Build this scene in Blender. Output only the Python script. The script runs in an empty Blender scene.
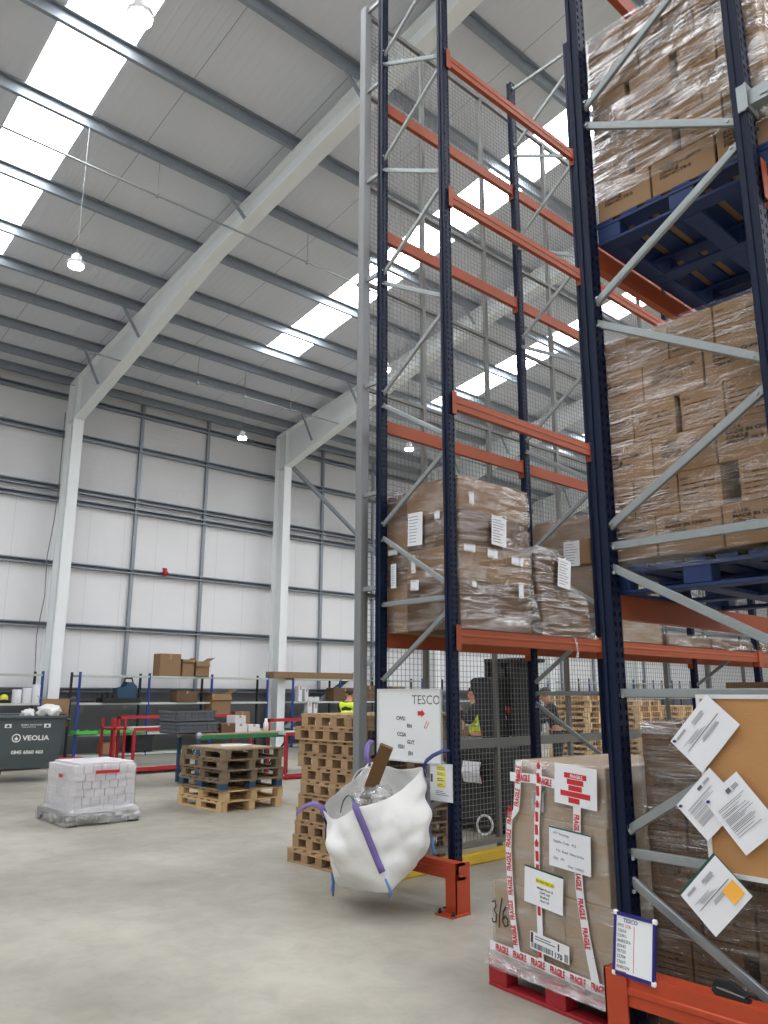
import bpy, bmesh, math, random
from mathutils import Vector, Matrix, Euler
random.seed(7)
S = bpy.context.scene
COL = S.collection
PI = math.pi

# ------------------------------------------------------------------ helpers
def lin(c):
    return tuple(((v/255)/12.92 if v/255 <= .04045 else (((v/255)+.055)/1.055)**2.4) for v in c)

class MB:
    """collects shapes; build() links them as ONE mesh object"""
    def __init__(s): s.v = []; s.f = []; s.m = []; s.mi = 0
    def add(s, vs, fs):
        n = len(s.v); s.v += [tuple(v) for v in vs]
        for f in fs: s.f.append([i+n for i in f]); s.m.append(s.mi)
        return s
    def box(s, x0, x1, y0, y1, z0, z1, c=0, M=None):
        if c <= 0:
            vs = [(x,y,z) for z in (z0,z1) for y in (y0,y1) for x in (x0,x1)]
            fs = [(0,2,3,1),(4,5,7,6),(0,1,5,4),(2,6,7,3),(0,4,6,2),(1,3,7,5)]
        else:
            vs = []; fs = []
            cx,cy,cz = (x0+x1)/2,(y0+y1)/2,(z0+z1)/2
            h = ((x1-x0)/2,(y1-y0)/2,(z1-z0)/2); c = min(c, .49*min(h)*2)
            idx = {}
            for sx in (-1,1):
                for sy in (-1,1):
                    for sz in (-1,1):
                        sg = (sx,sy,sz)
                        for a in range(3):
                            p = [cx+sx*(h[0]-c), cy+sy*(h[1]-c), cz+sz*(h[2]-c)]
                            p[a] = (cx,cy,cz)[a]+sg[a]*h[a]
                            idx[(sg,a)] = len(vs); vs.append(tuple(p))
            def quad(keys):
                fs.append([idx[k] for k in keys])
            for a in range(3):
                b,d = (a+1)%3,(a+2)%3
                for sa in (-1,1):
                    q = []
                    for sb,sd in ((-1,-1),(1,-1),(1,1),(-1,1)):
                        sg=[0,0,0]; sg[a]=sa; sg[b]=sb; sg[d]=sd; q.append((tuple(sg),a))
                    if sa < 0: q.reverse()
                    quad(q)
                # edges along axis a
                for sb in (-1,1):
                    for sd in (-1,1):
                        q = []
                        for sa,ax in ((-1,b),(1,b),(1,d),(-1,d)):
                            sg=[0,0,0]; sg[a]=sa; sg[b]=sb; sg[d]=sd; q.append((tuple(sg),ax))
                        if sb*sd < 0: q.reverse()
                        quad(q)
            for sx in (-1,1):
                for sy in (-1,1):
                    for sz in (-1,1):
                        q = [((sx,sy,sz),a) for a in range(3)]
                        if sx*sy*sz < 0: q.reverse()
                        quad(q)
        if M is not None: vs = [M @ Vector(v) for v in vs]
        return s.add(vs, fs)
    def cbox(s, c, d, ch=0, M=None):
        return s.box(c[0]-d[0]/2,c[0]+d[0]/2,c[1]-d[1]/2,c[1]+d[1]/2,c[2]-d[2]/2,c[2]+d[2]/2,ch,M)
    def bar(s, p, q, w, h, up=(0,0,1), c=0):
        """rectangular bar from p to q: w sideways, h along up"""
        p = Vector(p); q = Vector(q); d = (q-p); L = d.length; d.normalize()
        u = Vector(up)
        if abs(d.dot(u)) > .98: u = Vector((1,0,0)) if abs(d.x) < .9 else Vector((0,1,0))
        x = d.cross(u).normalized(); z = x.cross(d)
        M = Matrix(((x.x,d.x,z.x,p.x),(x.y,d.y,z.y,p.y),(x.z,d.z,z.z,p.z),(0,0,0,1)))
        return s.box(-w/2,w/2,0,L,-h/2,h/2,c,M)
    def tube(s, pts, r, n=8, closed=False, cap=True):
        pts = [Vector(p) for p in pts]; k = len(pts); rings = []
        rr = r if isinstance(r,(list,tuple)) else [r]*k
        prev = None
        for i,p in enumerate(pts):
            if closed: d = pts[(i+1)%k]-pts[i-1]
            else: d = pts[min(i+1,k-1)]-pts[max(i-1,0)]
            d.normalize()
            if prev is None:
                a = Vector((0,0,1)) if abs(d.z) < .9 else Vector((1,0,0))
            else: a = prev
            x = (a-d*a.dot(d)).normalized(); prev = x; y = d.cross(x)
            rings.append([p+x*rr[i]*math.cos(2*PI*j/n)+y*rr[i]*math.sin(2*PI*j/n) for j in range(n)])
        vs = [v for R in rings for v in R]; fs = []
        for i in range(k if closed else k-1):
            for j in range(n):
                a,b = i*n+j, i*n+(j+1)%n; c2 = ((i+1)%k)*n
                fs.append((a,b,c2+(j+1)%n,c2+j))
        if cap and not closed: fs += [tuple(range(n-1,-1,-1)), tuple((k-1)*n+j for j in range(n))]
        return s.add(vs, fs)
    def lathe(s, c, prof, n=24, axis='z'):
        """prof: list of (r, h) round an axis through c"""
        vs = []; fs = []
        for r,h in prof:
            for j in range(n):
                a = 2*PI*j/n; x,y = r*math.cos(a), r*math.sin(a)
                v = {'z':(x,y,h),'x':(h,x,y),'y':(y,h,x)}[axis]
                vs.append((c[0]+v[0],c[1]+v[1],c[2]+v[2]))
        for i in range(len(prof)-1):
            for j in range(n):
                fs.append((i*n+j,i*n+(j+1)%n,(i+1)*n+(j+1)%n,(i+1)*n+j))
        fs += [tuple(range(n-1,-1,-1)), tuple((len(prof)-1)*n+j for j in range(n))]
        return s.add(vs, fs)
    def prism(s, poly, a, b, axis='y'):
        """2-D outline extruded from a to b along an axis; y: (x,z) outline, x: (y,z), z: (x,y)"""
        n = len(poly)
        def P(u,v,t): return {'y':(u,t,v),'x':(t,u,v),'z':(u,v,t)}[axis]
        vs = [P(u,v,a) for u,v in poly]+[P(u,v,b) for u,v in poly]
        fs = [tuple(range(n)),tuple(range(2*n-1,n-1,-1))]+[(i,i+n,(i+1)%n+n,(i+1)%n) for i in range(n)]
        return s.add(vs, fs)
    def ribbon(s, pts, w, t=.002, nrm=(0,-1,0), wd=None):
        """a flat strap along pts, width w (across), thickness t along its normal"""
        pts = [Vector(p) for p in pts]; k = len(pts); N0 = Vector(nrm); vs = []; fs = []
        for i,p in enumerate(pts):
            d = (pts[min(i+1,k-1)]-pts[max(i-1,0)]).normalized()
            x = Vector(wd).normalized() if wd else d.cross(N0).normalized()
            N = x.cross(d).normalized()
            for sx,st in ((-1,0),(1,0),(1,1),(-1,1)): vs.append(p+x*sx*w/2+N*st*t)
        for i in range(k-1):
            for j in range(4):
                fs.append((i*4+j,i*4+(j+1)%4,(i+1)*4+(j+1)%4,(i+1)*4+j))
        fs += [(3,2,1,0),tuple((k-1)*4+j for j in range(4))]
        return s.add(vs, fs)
    def build(s, name, mats, parent=None, smooth=False, loc=None):
        me = bpy.data.meshes.new(name)
        me.from_pydata(s.v, [], s.f)
        bm = bmesh.new(); bm.from_mesh(me)
        bmesh.ops.recalc_face_normals(bm, faces=bm.faces)
        bm.to_mesh(me); bm.free()
        for m in (mats if isinstance(mats,(list,tuple)) else [mats]): me.materials.append(m)
        if any(s.m): me.polygons.foreach_set('material_index', s.m)
        if smooth: me.polygons.foreach_set('use_smooth', [True]*len(me.polygons))
        o = bpy.data.objects.new(name, me); COL.objects.link(o)
        if loc is not None: o.location = loc
        if parent is not None: o.parent = parent
        return o

def tag(o, label, cat, group=None):
    o['label'] = label; o['category'] = cat
    if group: o['group'] = group
    return o
def struct(o, label=None):
    o['kind'] = 'structure'
    if label: o['label'] = label
    return o
def thing(name, label, cat, loc=(0,0,0), rz=0, group=None):
    o = bpy.data.objects.new(name, None); COL.objects.link(o)
    o.empty_display_size = .1
    o.location = loc; o.rotation_euler = (0,0,rz)
    return tag(o, label, cat, group)
def dup(root, loc, rz=0, label=None, group=None):
    r = root.copy(); COL.objects.link(r); r.location = loc; r.rotation_euler = (0,0,rz)
    if label: r['label'] = label
    if group: r['group'] = group
    for ch in list(root.children):
        c = ch.copy(); COL.objects.link(c); c.parent = r
        for g in list(ch.children):
            d = g.copy(); COL.objects.link(d); d.parent = c
    return r
ORD = ['first','second','third','fourth','fifth','sixth','seventh','eighth','ninth','tenth','eleventh','twelfth','thirteenth']

# ------------------------------------------------------------------ materials
def newmat(name):
    m = bpy.data.materials.new(name); m.use_nodes = True
    nt = m.node_tree; b = nt.nodes['Principled BSDF']
    return m, nt, b
def N(nt, typ, **kw):
    n = nt.nodes.new(typ)
    for k,v in kw.items():
        if k in n.inputs: n.inputs[k].default_value = v
        else: setattr(n, k, v)
    return n
def mat(name, rgb, rough=.5, metal=0, var=.08, scale=6, bump=0, bscale=40, obvar=0, spec=.5, stretch=None):
    m, nt, b = newmat(name); L = nt.links.new
    c = lin(rgb)
    b.inputs['Roughness'].default_value = rough; b.inputs['Metallic'].default_value = metal
    b.inputs['Specular IOR Level'].default_value = spec
    tc = N(nt,'ShaderNodeTexCoord'); src = tc.outputs['Object']
    if stretch:
        mp = N(nt,'ShaderNodeMapping'); mp.inputs['Scale'].default_value = stretch
        L(src, mp.inputs['Vector']); src = mp.outputs['Vector']
    no = N(nt,'ShaderNodeTexNoise', Scale=scale, Detail=5.0)
    L(src, no.inputs['Vector'])
    mx = N(nt,'ShaderNodeMix', data_type='RGBA')
    mx.inputs[6].default_value = (*[v*(1-var) for v in c],1); mx.inputs[7].default_value = (*[min(1,v*(1+var)) for v in c],1)
    L(no.outputs['Fac'], mx.inputs[0]); out = mx.outputs[2]
    if obvar:
        oi = N(nt,'ShaderNodeObjectInfo'); mr = N(nt,'ShaderNodeMapRange'); 
        mr.inputs['To Min'].default_value = 1-obvar; mr.inputs['To Max'].default_value = 1+obvar
        L(oi.outputs['Random'], mr.inputs['Value'])
        hs = N(nt,'ShaderNodeHueSaturation'); L(mr.outputs[0], hs.inputs['Value']); L(out, hs.inputs['Color']); out = hs.outputs['Color']
    L(out, b.inputs['Base Color'])
    if bump:
        n2 = N(nt,'ShaderNodeTexNoise', Scale=bscale, Detail=4.0); L(src, n2.inputs['Vector'])
        bp = N(nt,'ShaderNodeBump', Strength=bump, Distance=.01); L(n2.outputs['Fac'], bp.inputs['Height'])
        L(bp.outputs['Normal'], b.inputs['Normal'])
    return m
def emis(name, rgb, strength):
    m, nt, b = newmat(name); c = lin(rgb)
    b.inputs['Base Color'].default_value = (*c,1)
    b.inputs['Emission Color'].default_value = (*c,1); b.inputs['Emission Strength'].default_value = strength
    return m
def filmmat(name, mask_scale, lo, hi, rot=(0,0,0), haze=.35, rough=.16, bump=.6):
    """clear stretch film: mostly transparent, glossy and slightly milky along its stretch lines"""
    m, nt, b = newmat(name); L = nt.links.new
    nt.nodes.remove(b); out = nt.nodes['Material Output']
    tc = N(nt,'ShaderNodeTexCoord'); mp = N(nt,'ShaderNodeMapping')
    mp.inputs['Scale'].default_value = mask_scale; mp.inputs['Rotation'].default_value = rot
    L(tc.outputs['Object'], mp.inputs['Vector'])
    no = N(nt,'ShaderNodeTexNoise', Scale=1.0, Detail=6.0, Roughness=.6, Distortion=.6); L(mp.outputs[0], no.inputs['Vector'])
    cr = N(nt,'ShaderNodeMapRange'); cr.inputs['From Min'].default_value=.42; cr.inputs['From Max'].default_value=.74
    cr.inputs['To Min'].default_value=lo; cr.inputs['To Max'].default_value=hi
    L(no.outputs['Fac'], cr.inputs['Value'])
    n2 = N(nt,'ShaderNodeTexNoise', Scale=2.2, Detail=4.0, Distortion=1.0); L(mp.outputs[0], n2.inputs['Vector'])
    bp = N(nt,'ShaderNodeBump', Strength=bump, Distance=.02); L(n2.outputs['Fac'], bp.inputs['Height'])
    gl = N(nt,'ShaderNodeBsdfGlossy', Roughness=rough); gl.inputs['Color'].default_value=(.9,.9,.9,1); L(bp.outputs[0], gl.inputs['Normal'])
    df = N(nt,'ShaderNodeBsdfDiffuse'); df.inputs['Color'].default_value=(.75,.74,.72,1); L(bp.outputs[0], df.inputs['Normal'])
    ms = N(nt,'ShaderNodeMixShader'); ms.inputs[0].default_value = haze; L(gl.outputs[0], ms.inputs[1]); L(df.outputs[0], ms.inputs[2])
    tr = N(nt,'ShaderNodeBsdfTransparent'); tr.inputs['Color'].default_value=(.97,.97,.97,1)
    mm = N(nt,'ShaderNodeMixShader'); L(cr.outputs[0], mm.inputs[0]); L(tr.outputs[0], mm.inputs[1]); L(ms.outputs[0], mm.inputs[2])
    L(mm.outputs[0], out.inputs['Surface'])
    return m
def ribmat(name, rgb, axis, pitch, joint, bump, rough=.45, depth=.004, jdark=.35, jw=.012):
    """sheet cladding: shallow ribs along one axis and a dark joint line every `joint` metres"""
    m, nt, b = newmat(name); L = nt.links.new; c = lin(rgb)
    tc = N(nt,'ShaderNodeTexCoord'); sp = N(nt,'ShaderNodeSeparateXYZ'); L(tc.outputs['Object'], sp.inputs[0])
    co = sp.outputs[axis]
    w = N(nt,'ShaderNodeMath', operation='MULTIPLY'); w.inputs[1].default_value = 2*PI/pitch; L(co, w.inputs[0])
    sn = N(nt,'ShaderNodeMath', operation='SINE'); L(w.outputs[0], sn.inputs[0])
    pw = N(nt,'ShaderNodeMapRange'); pw.inputs['From Min'].default_value=.55; pw.inputs['From Max'].default_value=.95; L(sn.outputs[0], pw.inputs['Value'])
    bp = N(nt,'ShaderNodeBump', Strength=bump, Distance=depth); L(pw.outputs[0], bp.inputs['Height']); L(bp.outputs[0], b.inputs['Normal'])
    no = N(nt,'ShaderNodeTexNoise', Scale=.8, Detail=4.0); L(tc.outputs['Object'], no.inputs['Vector'])
    mx = N(nt,'ShaderNodeMix', data_type='RGBA'); mx.inputs[6].default_value=(*[v*.95 for v in c],1); mx.inputs[7].default_value=(*[min(1,v*1.04) for v in c],1)
    L(no.outputs['Fac'], mx.inputs[0]); out = mx.outputs[2]
    if joint:
        a = N(nt,'ShaderNodeMath', operation='MULTIPLY_ADD'); a.inputs[1].default_value = 1/joint[0]; a.inputs[2].default_value = 100-joint[1]/joint[0]; L(co, a.inputs[0])
        fr = N(nt,'ShaderNodeMath', operation='FRACT'); L(a.outputs[0], fr.inputs[0])
        lt = N(nt,'ShaderNodeMath', operation='LESS_THAN'); lt.inputs[1].default_value = jw/joint[0]; L(fr.outputs[0], lt.inputs[0])
        m2 = N(nt,'ShaderNodeMix', data_type='RGBA'); m2.inputs[7].default_value=(*[v*jdark for v in c],1)
        L(lt.outputs[0], m2.inputs[0]); L(out, m2.inputs[6]); out = m2.outputs[2]
    L(out, b.inputs['Base Color']); b.inputs['Roughness'].default_value = rough
    return m

M = {}
M['blue'] = mat('blue painted steel', (12,24,50), .5, 0, .08, spec=.25)
M['orange'] = mat('orange painted steel', (152,71,38), .5, 0, .06, 4, spec=.35)
M['guard'] = mat('orange guard steel', (174,64,30), .48, 0, .06, 4)
M['galv'] = mat('galvanised steel', (150,156,156), .45, .55, .12, 25)
M['galvgrey'] = mat('grey galvanised purlin', (146,154,162), .45, .35, .1, 8)
M['bracket'] = mat('zinc bracket', (186,190,190), .4, .6, .08, 20)
M['white_steel'] = mat('white painted steel', (236,240,240), .45, 0, .03, 3)
M['mesh'] = mat('grey mesh steel', (128,130,131), .5, .2, .06)
M['darkmesh'] = mat('grey post steel', (118,118,116), .5, .2, .06)
M['card'] = mat('brown cardboard', (142,114,86), .8, 0, .07, 9, .08, 60, .07, .2)
M['card2'] = mat('dark or shaded brown cardboard', (106,84,64), .8, 0, .07, 9, .08, 60, .06, .2)  # dark cartons; on the floor load the rack's shade is put into this colour
M['cardlight'] = mat('pale cardboard', (166,144,118), .8, 0, .06, 9, .06, 60, .05, .2)
M['gap'] = mat('carton gap', (52,42,34), .9)
M['ink'] = mat('black ink', (40,34,30), .8)
M['inkg'] = mat('grey ink', (96,96,100), .8)
M['inkfaint'] = mat('faded print', (62,46,34), .85)
M['redink'] = mat('red ink', (196,40,44), .6)
M['paper'] = mat('white paper', (226,228,232), .7, 0, .02)
M['yellow'] = mat('yellow paper', (232,226,70), .7)
M['stickynote'] = mat('orange sticky note', (250,180,70), .7)
M['green'] = mat('green paint', (42,110,66), .5)
M['greenfile'] = mat('dark green file edge', (34,84,66), .6)
M['red'] = mat('red paint', (176,34,44), .45)
M['palletred'] = mat('red painted wood', (158,28,38), .65, 0, .14, 8, .1, 50)
M['palletblue'] = mat('blue painted wood', (10,40,88), .6, 0, .16, 8, .1, 50)
M['wood'] = mat('weathered pallet wood', (164,136,104), .8, 0, .22, 5, .15, 60, .16, .2, (1,1,1))
M['woodnew'] = mat('new pallet wood', (208,176,132), .75, 0, .12, 6, .1, 60, .06, .2)
M['woodgrey'] = mat('grey old pallet wood', (128,112,92), .85, 0, .2, 6, .15, 60, .08, .2)
M['woodblue'] = mat('blue block paint', (40,72,98), .7, 0, .15, 8)
M['plank'] = mat('brown timber', (112,84,54), .7, 0, .15, 4, .1, 40, 0, .3, (1,1,8))
M['cork'] = mat('cork sheet', (178,132,84), .85, 0, .1, 130, .15, 200)
M['alu'] = mat('white aluminium frame', (214,216,216), .4, .2, .02)
M['board'] = mat('white melamine', (228,231,232), .28, 0, .01)
M['navy'] = mat('dark blue plastic', (32,30,112), .35)
M['black'] = mat('black plastic', (22,23,25), .5)
M['charcoal'] = mat('charcoal machine paint', (34,36,38), .45)
M['rubber'] = mat('black rubber', (24,24,25), .75)
M['bin'] = mat('dark grey bin plastic', (66,74,76), .45, 0, .04)
M['bag'] = mat('woven white bag', (222,222,219), .6, 0, .05, 3, 1.0, 7)
M['purple'] = mat('purple strap', (112,96,156), .65, 0, .12, 20)
M['strapblue'] = mat('navy strap', (44,48,110), .65, 0, .12, 20)
M['lightblue'] = mat('light blue tie', (74,120,176), .6)
M['yellowpaint'] = mat('yellow kerb paint', (206,168,48), .5, 0, .1)
M['whitecarton'] = mat('white carton board', (216,214,218), .7, 0, .02, 9, 0, 40, .025)
M['shelf'] = mat('pale grey shelf', (190,198,188), .5, .1, .05)
M['shelfblue'] = mat('blue shelf post', (32,58,140), .45)
M['greycrate'] = mat('grey crate plastic', (92,98,102), .5)
M['trayg'] = mat('bright green tray', (70,190,80), .5)
M['vest'] = mat('yellow hi-vis cloth', (214,238,40), .7)
M['reflect'] = mat('grey reflective tape', (190,194,190), .35)
M['coat'] = mat('black coat cloth', (38,38,42), .85)
M['jeans'] = mat('dark trouser cloth', (44,46,56), .85)
M['skin'] = mat('skin', (196,140,112), .55)
M['hair'] = mat('brown hair', (58,42,32), .7)
M['whiteplastic'] = mat('white plastic', (230,230,226), .4)
M['plinth'] = mat('dark grey wall panel', (112,114,116), .7, 0, .06, 2)
M['concrete2'] = mat('block plinth', (150,150,148), .8)
M['redbox'] = mat('red alarm', (170,26,38), .4)
M['film'] = filmmat('stretch film on upper loads', (2.5,2.5,30), .01, .26, (0.2,.12,0), .04, .07, .9)
M['filmtop'] = filmmat('glossy stretch film', (2.5,2.5,26), .02, .62, (.5,.45,0), .03, .07, 1.0)
M['filmh'] = filmmat('stretch film horizontal', (2.5,2.5,30), .03, .4, (.04,.06,0), .08, .08)
M['filmw'] = filmmat('milky stretch film', (5,5,16), .2, .75, (.2,.1,0), .6, .2)
M['filmloose'] = filmmat('loose stretch film', (3,3,18), .03, .5, (.5,.35,.1), .05, .07, 1.0)
M['filmthin'] = filmmat('thin clear film', (4,4,14), .06, .34, (.2,.1,0), .6, .2)
M['filmclear'] = filmmat('clear stretch film', (2.5,2.5,14), .10, .5, (.1,.1,0), .5, .2)
M['led'] = emis('led lamp lens', (255,252,246), 55)
M['sky'] = emis('daylight through roof sheet', (248,250,255), 15.0)
M['lampbody'] = mat('lamp body', (200,200,200), .4)
M['roof'] = ribmat('roof liner sheet', (214,217,224), 1, .167, (2.05,1.1), .8, .5)
M['wallv'] = ribmat('wall panel sheet', (236,236,237), 1, .33, (1.0,.36), .25, .45, .003, .8)
M['wallh'] = ribmat('upper wall sheet', (214,214,215), 2, .16, None, .5, .5)
# floor: power-floated concrete with cloudy patches and fine scuffs
def floormat():
    m, nt, b = newmat('polished concrete'); L = nt.links.new
    tc = N(nt,'ShaderNodeTexCoord')
    a = N(nt,'ShaderNodeTexNoise', Scale=.55, Detail=6.0, Roughness=.6); L(tc.outputs['Object'], a.inputs['Vector'])
    c = N(nt,'ShaderNodeTexNoise', Scale=3.5, Detail=8.0, Roughness=.7, Distortion=.5); L(tc.outputs['Object'], c.inputs['Vector'])
    r = N(nt,'ShaderNodeValToRGB'); e = r.color_ramp.elements
    e[0].position=.34; e[0].color=(*lin((146,142,130)),1); e[1].position=.66; e[1].color=(*lin((183,179,166)),1); L(a.outputs['Fac'], r.inputs[0])
    r2 = N(nt,'ShaderNodeValToRGB'); e = r2.color_ramp.elements
    e[0].position=.36; e[0].color=(.8,.79,.78,1); e[1].position=.6; e[1].color=(1,1,1,1); L(c.outputs['Fac'], r2.inputs[0])
    mx = N(nt,'ShaderNodeMix', data_type='RGBA', blend_type='MULTIPLY'); mx.inputs[0].default_value=.75
    L(r.outputs[0], mx.inputs[6]); L(r2.outputs[0], mx.inputs[7]); L(mx.outputs[2], b.inputs['Base Color'])
    b.inputs['Roughness'].default_value=.42; b.inputs['Specular IOR Level'].default_value=.35
    return m
M['floor'] = floormat()

# ------------------------------------------------------------------ printing and writing (flat ink on real surfaces)
_txt = {}
def text(name, s, h, pos, face, m, parent, rz=0, bold=0, align='LEFT', sx=1.0):
    """ink lettering: h = cap height, pos = its anchor, face = '-y' or '+x' (or a Matrix) says which way the surface looks"""
    k = (s, round(h,4), bold, align, m.name)
    if k not in _txt:
        cu = bpy.data.curves.new(name, 'FONT'); cu.body = s; cu.size = h/.7; cu.offset = bold; cu.align_x = align
        cu.align_y = 'TOP_BASELINE'; cu.resolution_u = 2; cu.extrude = .0004
        tmp = bpy.data.objects.new(name, cu); me = bpy.data.meshes.new_from_object(tmp)
        bpy.data.objects.remove(tmp); bpy.data.curves.remove(cu)
        me.name = name; me.materials.clear(); me.materials.append(m); _txt[k] = me
    o = bpy.data.objects.new(name, _txt[k]); COL.objects.link(o)
    if isinstance(face, Matrix): R = face.to_3x3()
    else: R = {'-y':Euler((PI/2,0,0)),'+x':Euler((PI/2,0,PI/2)),'+z':Euler((0,0,0))}[face].to_matrix()
    R = R @ Matrix.Rotation(rz,3,'Z') @ Matrix.Diagonal((sx,1,1))
    o.matrix_basis = Matrix.Translation(pos) @ R.to_4x4()
    o.parent = parent
    return o

# ------------------------------------------------------------------ the building
def zr(x, off=0):            # underside of the roof sheets
    return (10.1+.1455*(x+21) if x <= 6 else 10.1+.1455*(33-x))+off
WX = -21.4
YA, YB = -16, 50
b = MB().box(WX-.2, 33.6, YA-.2, YB+.2, -.3, 0)
struct(b.build('floor', M['floor']), 'pale polished concrete warehouse floor')
b = MB(); b.mi = 0; b.box(WX-.2,WX,YA,YB,0,1.62)
b.mi = 1; b.box(WX-.16,WX-.02,YA,YB,1.62,6.75); b.mi = 2; b.box(WX-.16,WX-.02,YA,YB,6.75,10.05)
struct(b.build('wall_left', [M['plinth'],M['wallv'],M['wallh']]), 'white panelled warehouse wall above a dark grey base')
struct(MB().box(WX,33.4,YB,YB+.2,0,14.5).build('wall_far', M['wallv']), 'far white end wall')
struct(MB().box(33.4,33.6,YA,YB,0,11).build('wall_right', M['wallv']), 'white wall behind the photographer')
struct(MB().box(WX,33.4,YA-.2,YA,0,14.5).build('wall_back', M['wallv']), 'white end wall behind the photographer')
lights = [(-10.7,-9.6),(-3.7,-2.6),(3.07,4.17),(10.92,11.95),(17.2,18.2),(24.0,25.0),(31,32),(38,39)]
def slope(b, x0, x1, y0, y1, t=.1, dz=0):
    for a,c in ((x0,min(x1,6)),(max(x0,6),x1)):
        if c-a < .01: continue
        vs = [(x,y,zr(x)+dz+k) for k in (0,t) for y in (y0,y1) for x in (a,c)]
        b.add(vs, [(0,2,3,1),(4,5,7,6),(0,1,5,4),(2,6,7,3),(0,4,6,2),(1,3,7,5)])
b = MB(); y = YA-.2
for a,c in lights+[(YB+.2,None)]:
    slope(b, WX-.2, 33.6, y, a)
    if c: slope(b, WX-.2,-16.95,a,c); slope(b, 28.5,33.6,a,c); slope(b,5,7,a,c); y = c
struct(b.build('ceiling', M['roof']), 'pitched roof of pale ribbed liner sheets')
n = 1
for a,c in lights:
    for x0,x1 in ((-16.95,5),(7,28.5)):
        b = MB(); slope(b,x0,x1,a,c,.03,.05)
        struct(b.build('window_%d'%n, M['sky']), 'long translucent rooflight strip glowing with daylight'); n += 1
# purlins
px = [-21.1,-20.26,-19.1,-17.87,-16.85,-15.74,-14.17,-12.28,-10.6,-8.7,-6.9,-5.1,-3.3,-1.5,.3,2.1,3.9]
po = None
for x in px:
    z0 = zr(x)-.2; t = .006
    if po is None or x > -20:
        prof = [(0,0),(-.075,0),(-.075,.02),(-.07,.02),(-.07,t),(-t,t),(-t,.2-t),(.07,.2-t),(.07,.18),(.075,.18),(.075,.2),(0,.2)]
        if po is None:
            po = MB().prism(prof, YA, YB, 'y').build('roof_purlin', M['galvgrey'])
        o = po if x == px[0] else po.copy()
        if o is not po: COL.objects.link(o)
    else:
        o = po.copy(); COL.objects.link(o)
    o.location = (x,0,z0); struct(o, 'grey steel purlin running under the roof sheets')
# wall rails and wall posts
ro = None
for z,h in ((1.66,.12),(3.32,.13),(4.94,.13),(6.68,.15),(7.0,.15),(8.53,.16),(9.6,.14)):
    b = MB().prism([(0,0),(.16,0),(.16,.03),(.152,.03),(.152,.008),(.008,.008),(.008,h-.008),(.152,h-.008),(.152,h-.03),(.16,h-.03),(.16,h),(0,h)], YA, YB, 'y')
    o = b.build('wall_rail', M['galvgrey'], loc=(WX,0,z-h/2)); struct(o, 'grey steel rail running along the white wall')
vo = None
for y in (-4.5,-1.9,.4,2.75,5.15,9.64,11.84,16.4,18.75,23,25.4,30,32.5,37,39.5,44):
    if vo is None:
        vo = MB().box(0,.09,-.045,.045,1.6,10.0).build('wall_post', M['galvgrey']); o = vo
    else: o = vo.copy(); COL.objects.link(o)
    o.location = (WX,y,0); struct(o, 'grey steel upright on the white wall')
# portal frames
def portal(y):
    b = MB(); w = .14
    b.box(-20.99,-20.51,y-.008,y+.008,0,8.7)                                   # web
    b.box(-21.02,-20.99,y-w,y+w,0,9.85); b.box(-20.51,-20.48,y-w,y+w,0,8.78)
    b.box(-21.1,-20.4,y-.2,y+.2,0,.025)
    top = lambda x: zr(x)-.2
    HX = -13.5
    bot = {-20.5:8.76,HX:top(HX)-.46,6:top(6)-.46}
    poly = [(-21.0,top(-21)),(6,top(6)),(6,bot[6]),(HX,bot[HX]),(-20.5,bot[-20.5]),(-21,bot[-20.5])]
    b.prism(poly, y-.008, y+.008, 'y')
    def fl(xa,za,xb,zb,th=.03):
        b.prism([(xa,za),(xb,zb),(xb,zb+th),(xa,za+th)], y-w, y+w, 'y')
    fl(-21.0,top(-21)-.03,6,top(6)-.03); fl(-20.5,bot[-20.5],HX,bot[HX]); fl(HX,bot[HX],6,bot[6])
    b.prism([(-20.5,bot[-20.5]),(-20.48,bot[-20.5]),(-20.48,top(-20.5)),(-20.5,top(-20.5))], y-.12,y+.12,'y')  # end plate
    b.prism([(-21,8.76),(-20.5,8.76),(-20.5,8.785),(-21,8.785)], y-.12,y+.12,'y')
    # other half of the frame, towards the far side of the building
    poly = [(6,top(6)),(33,top(33)),(33,8.6),(32.5,8.76),(25.5,top(25.5)-.46),(6,bot[6])]
    b.prism(poly, y-.008,y+.008,'y'); fl(6,bot[6],25.5,top(25.5)-.46); b.box(32.5,33.0,y-w,y+w,0,9.9)
    o = b.build('portal_frame', M['white_steel']); struct(o, 'white painted steel column and sloping roof beam')
    st = MB()
    for x in (-19.1,-16.85,-12.28,-8.7,-5.1):
        zb = top(x)-.46 if x > HX else top(x)-.46-.6*(HX-x)/7
        for s in (-1,):
            st.bar((x,y+s*.55,top(x)+.02),(x,y+s*.10,zb+.08),.05,.05)
    s = st.build('fly_brace', M['galvgrey'], o)
    for z in (3.29,4.89,6.62,8.42):
        pass
    return o
for y in (.4,7.45,14.3,21.2,28.1,35,41.9): portal(y)
# diagonal wall bracing in the second bay
for p,q in (((-20.75,14.35,9.1),(-20.75,21.1,4.55)),((-20.75,14.35,.35),(-20.75,21.1,4.45))):
    b = MB().tube([p,q],.075,12)
    struct(b.build('wall_brace', M['galvgrey']), 'grey tubular diagonal brace between two white columns')

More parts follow.
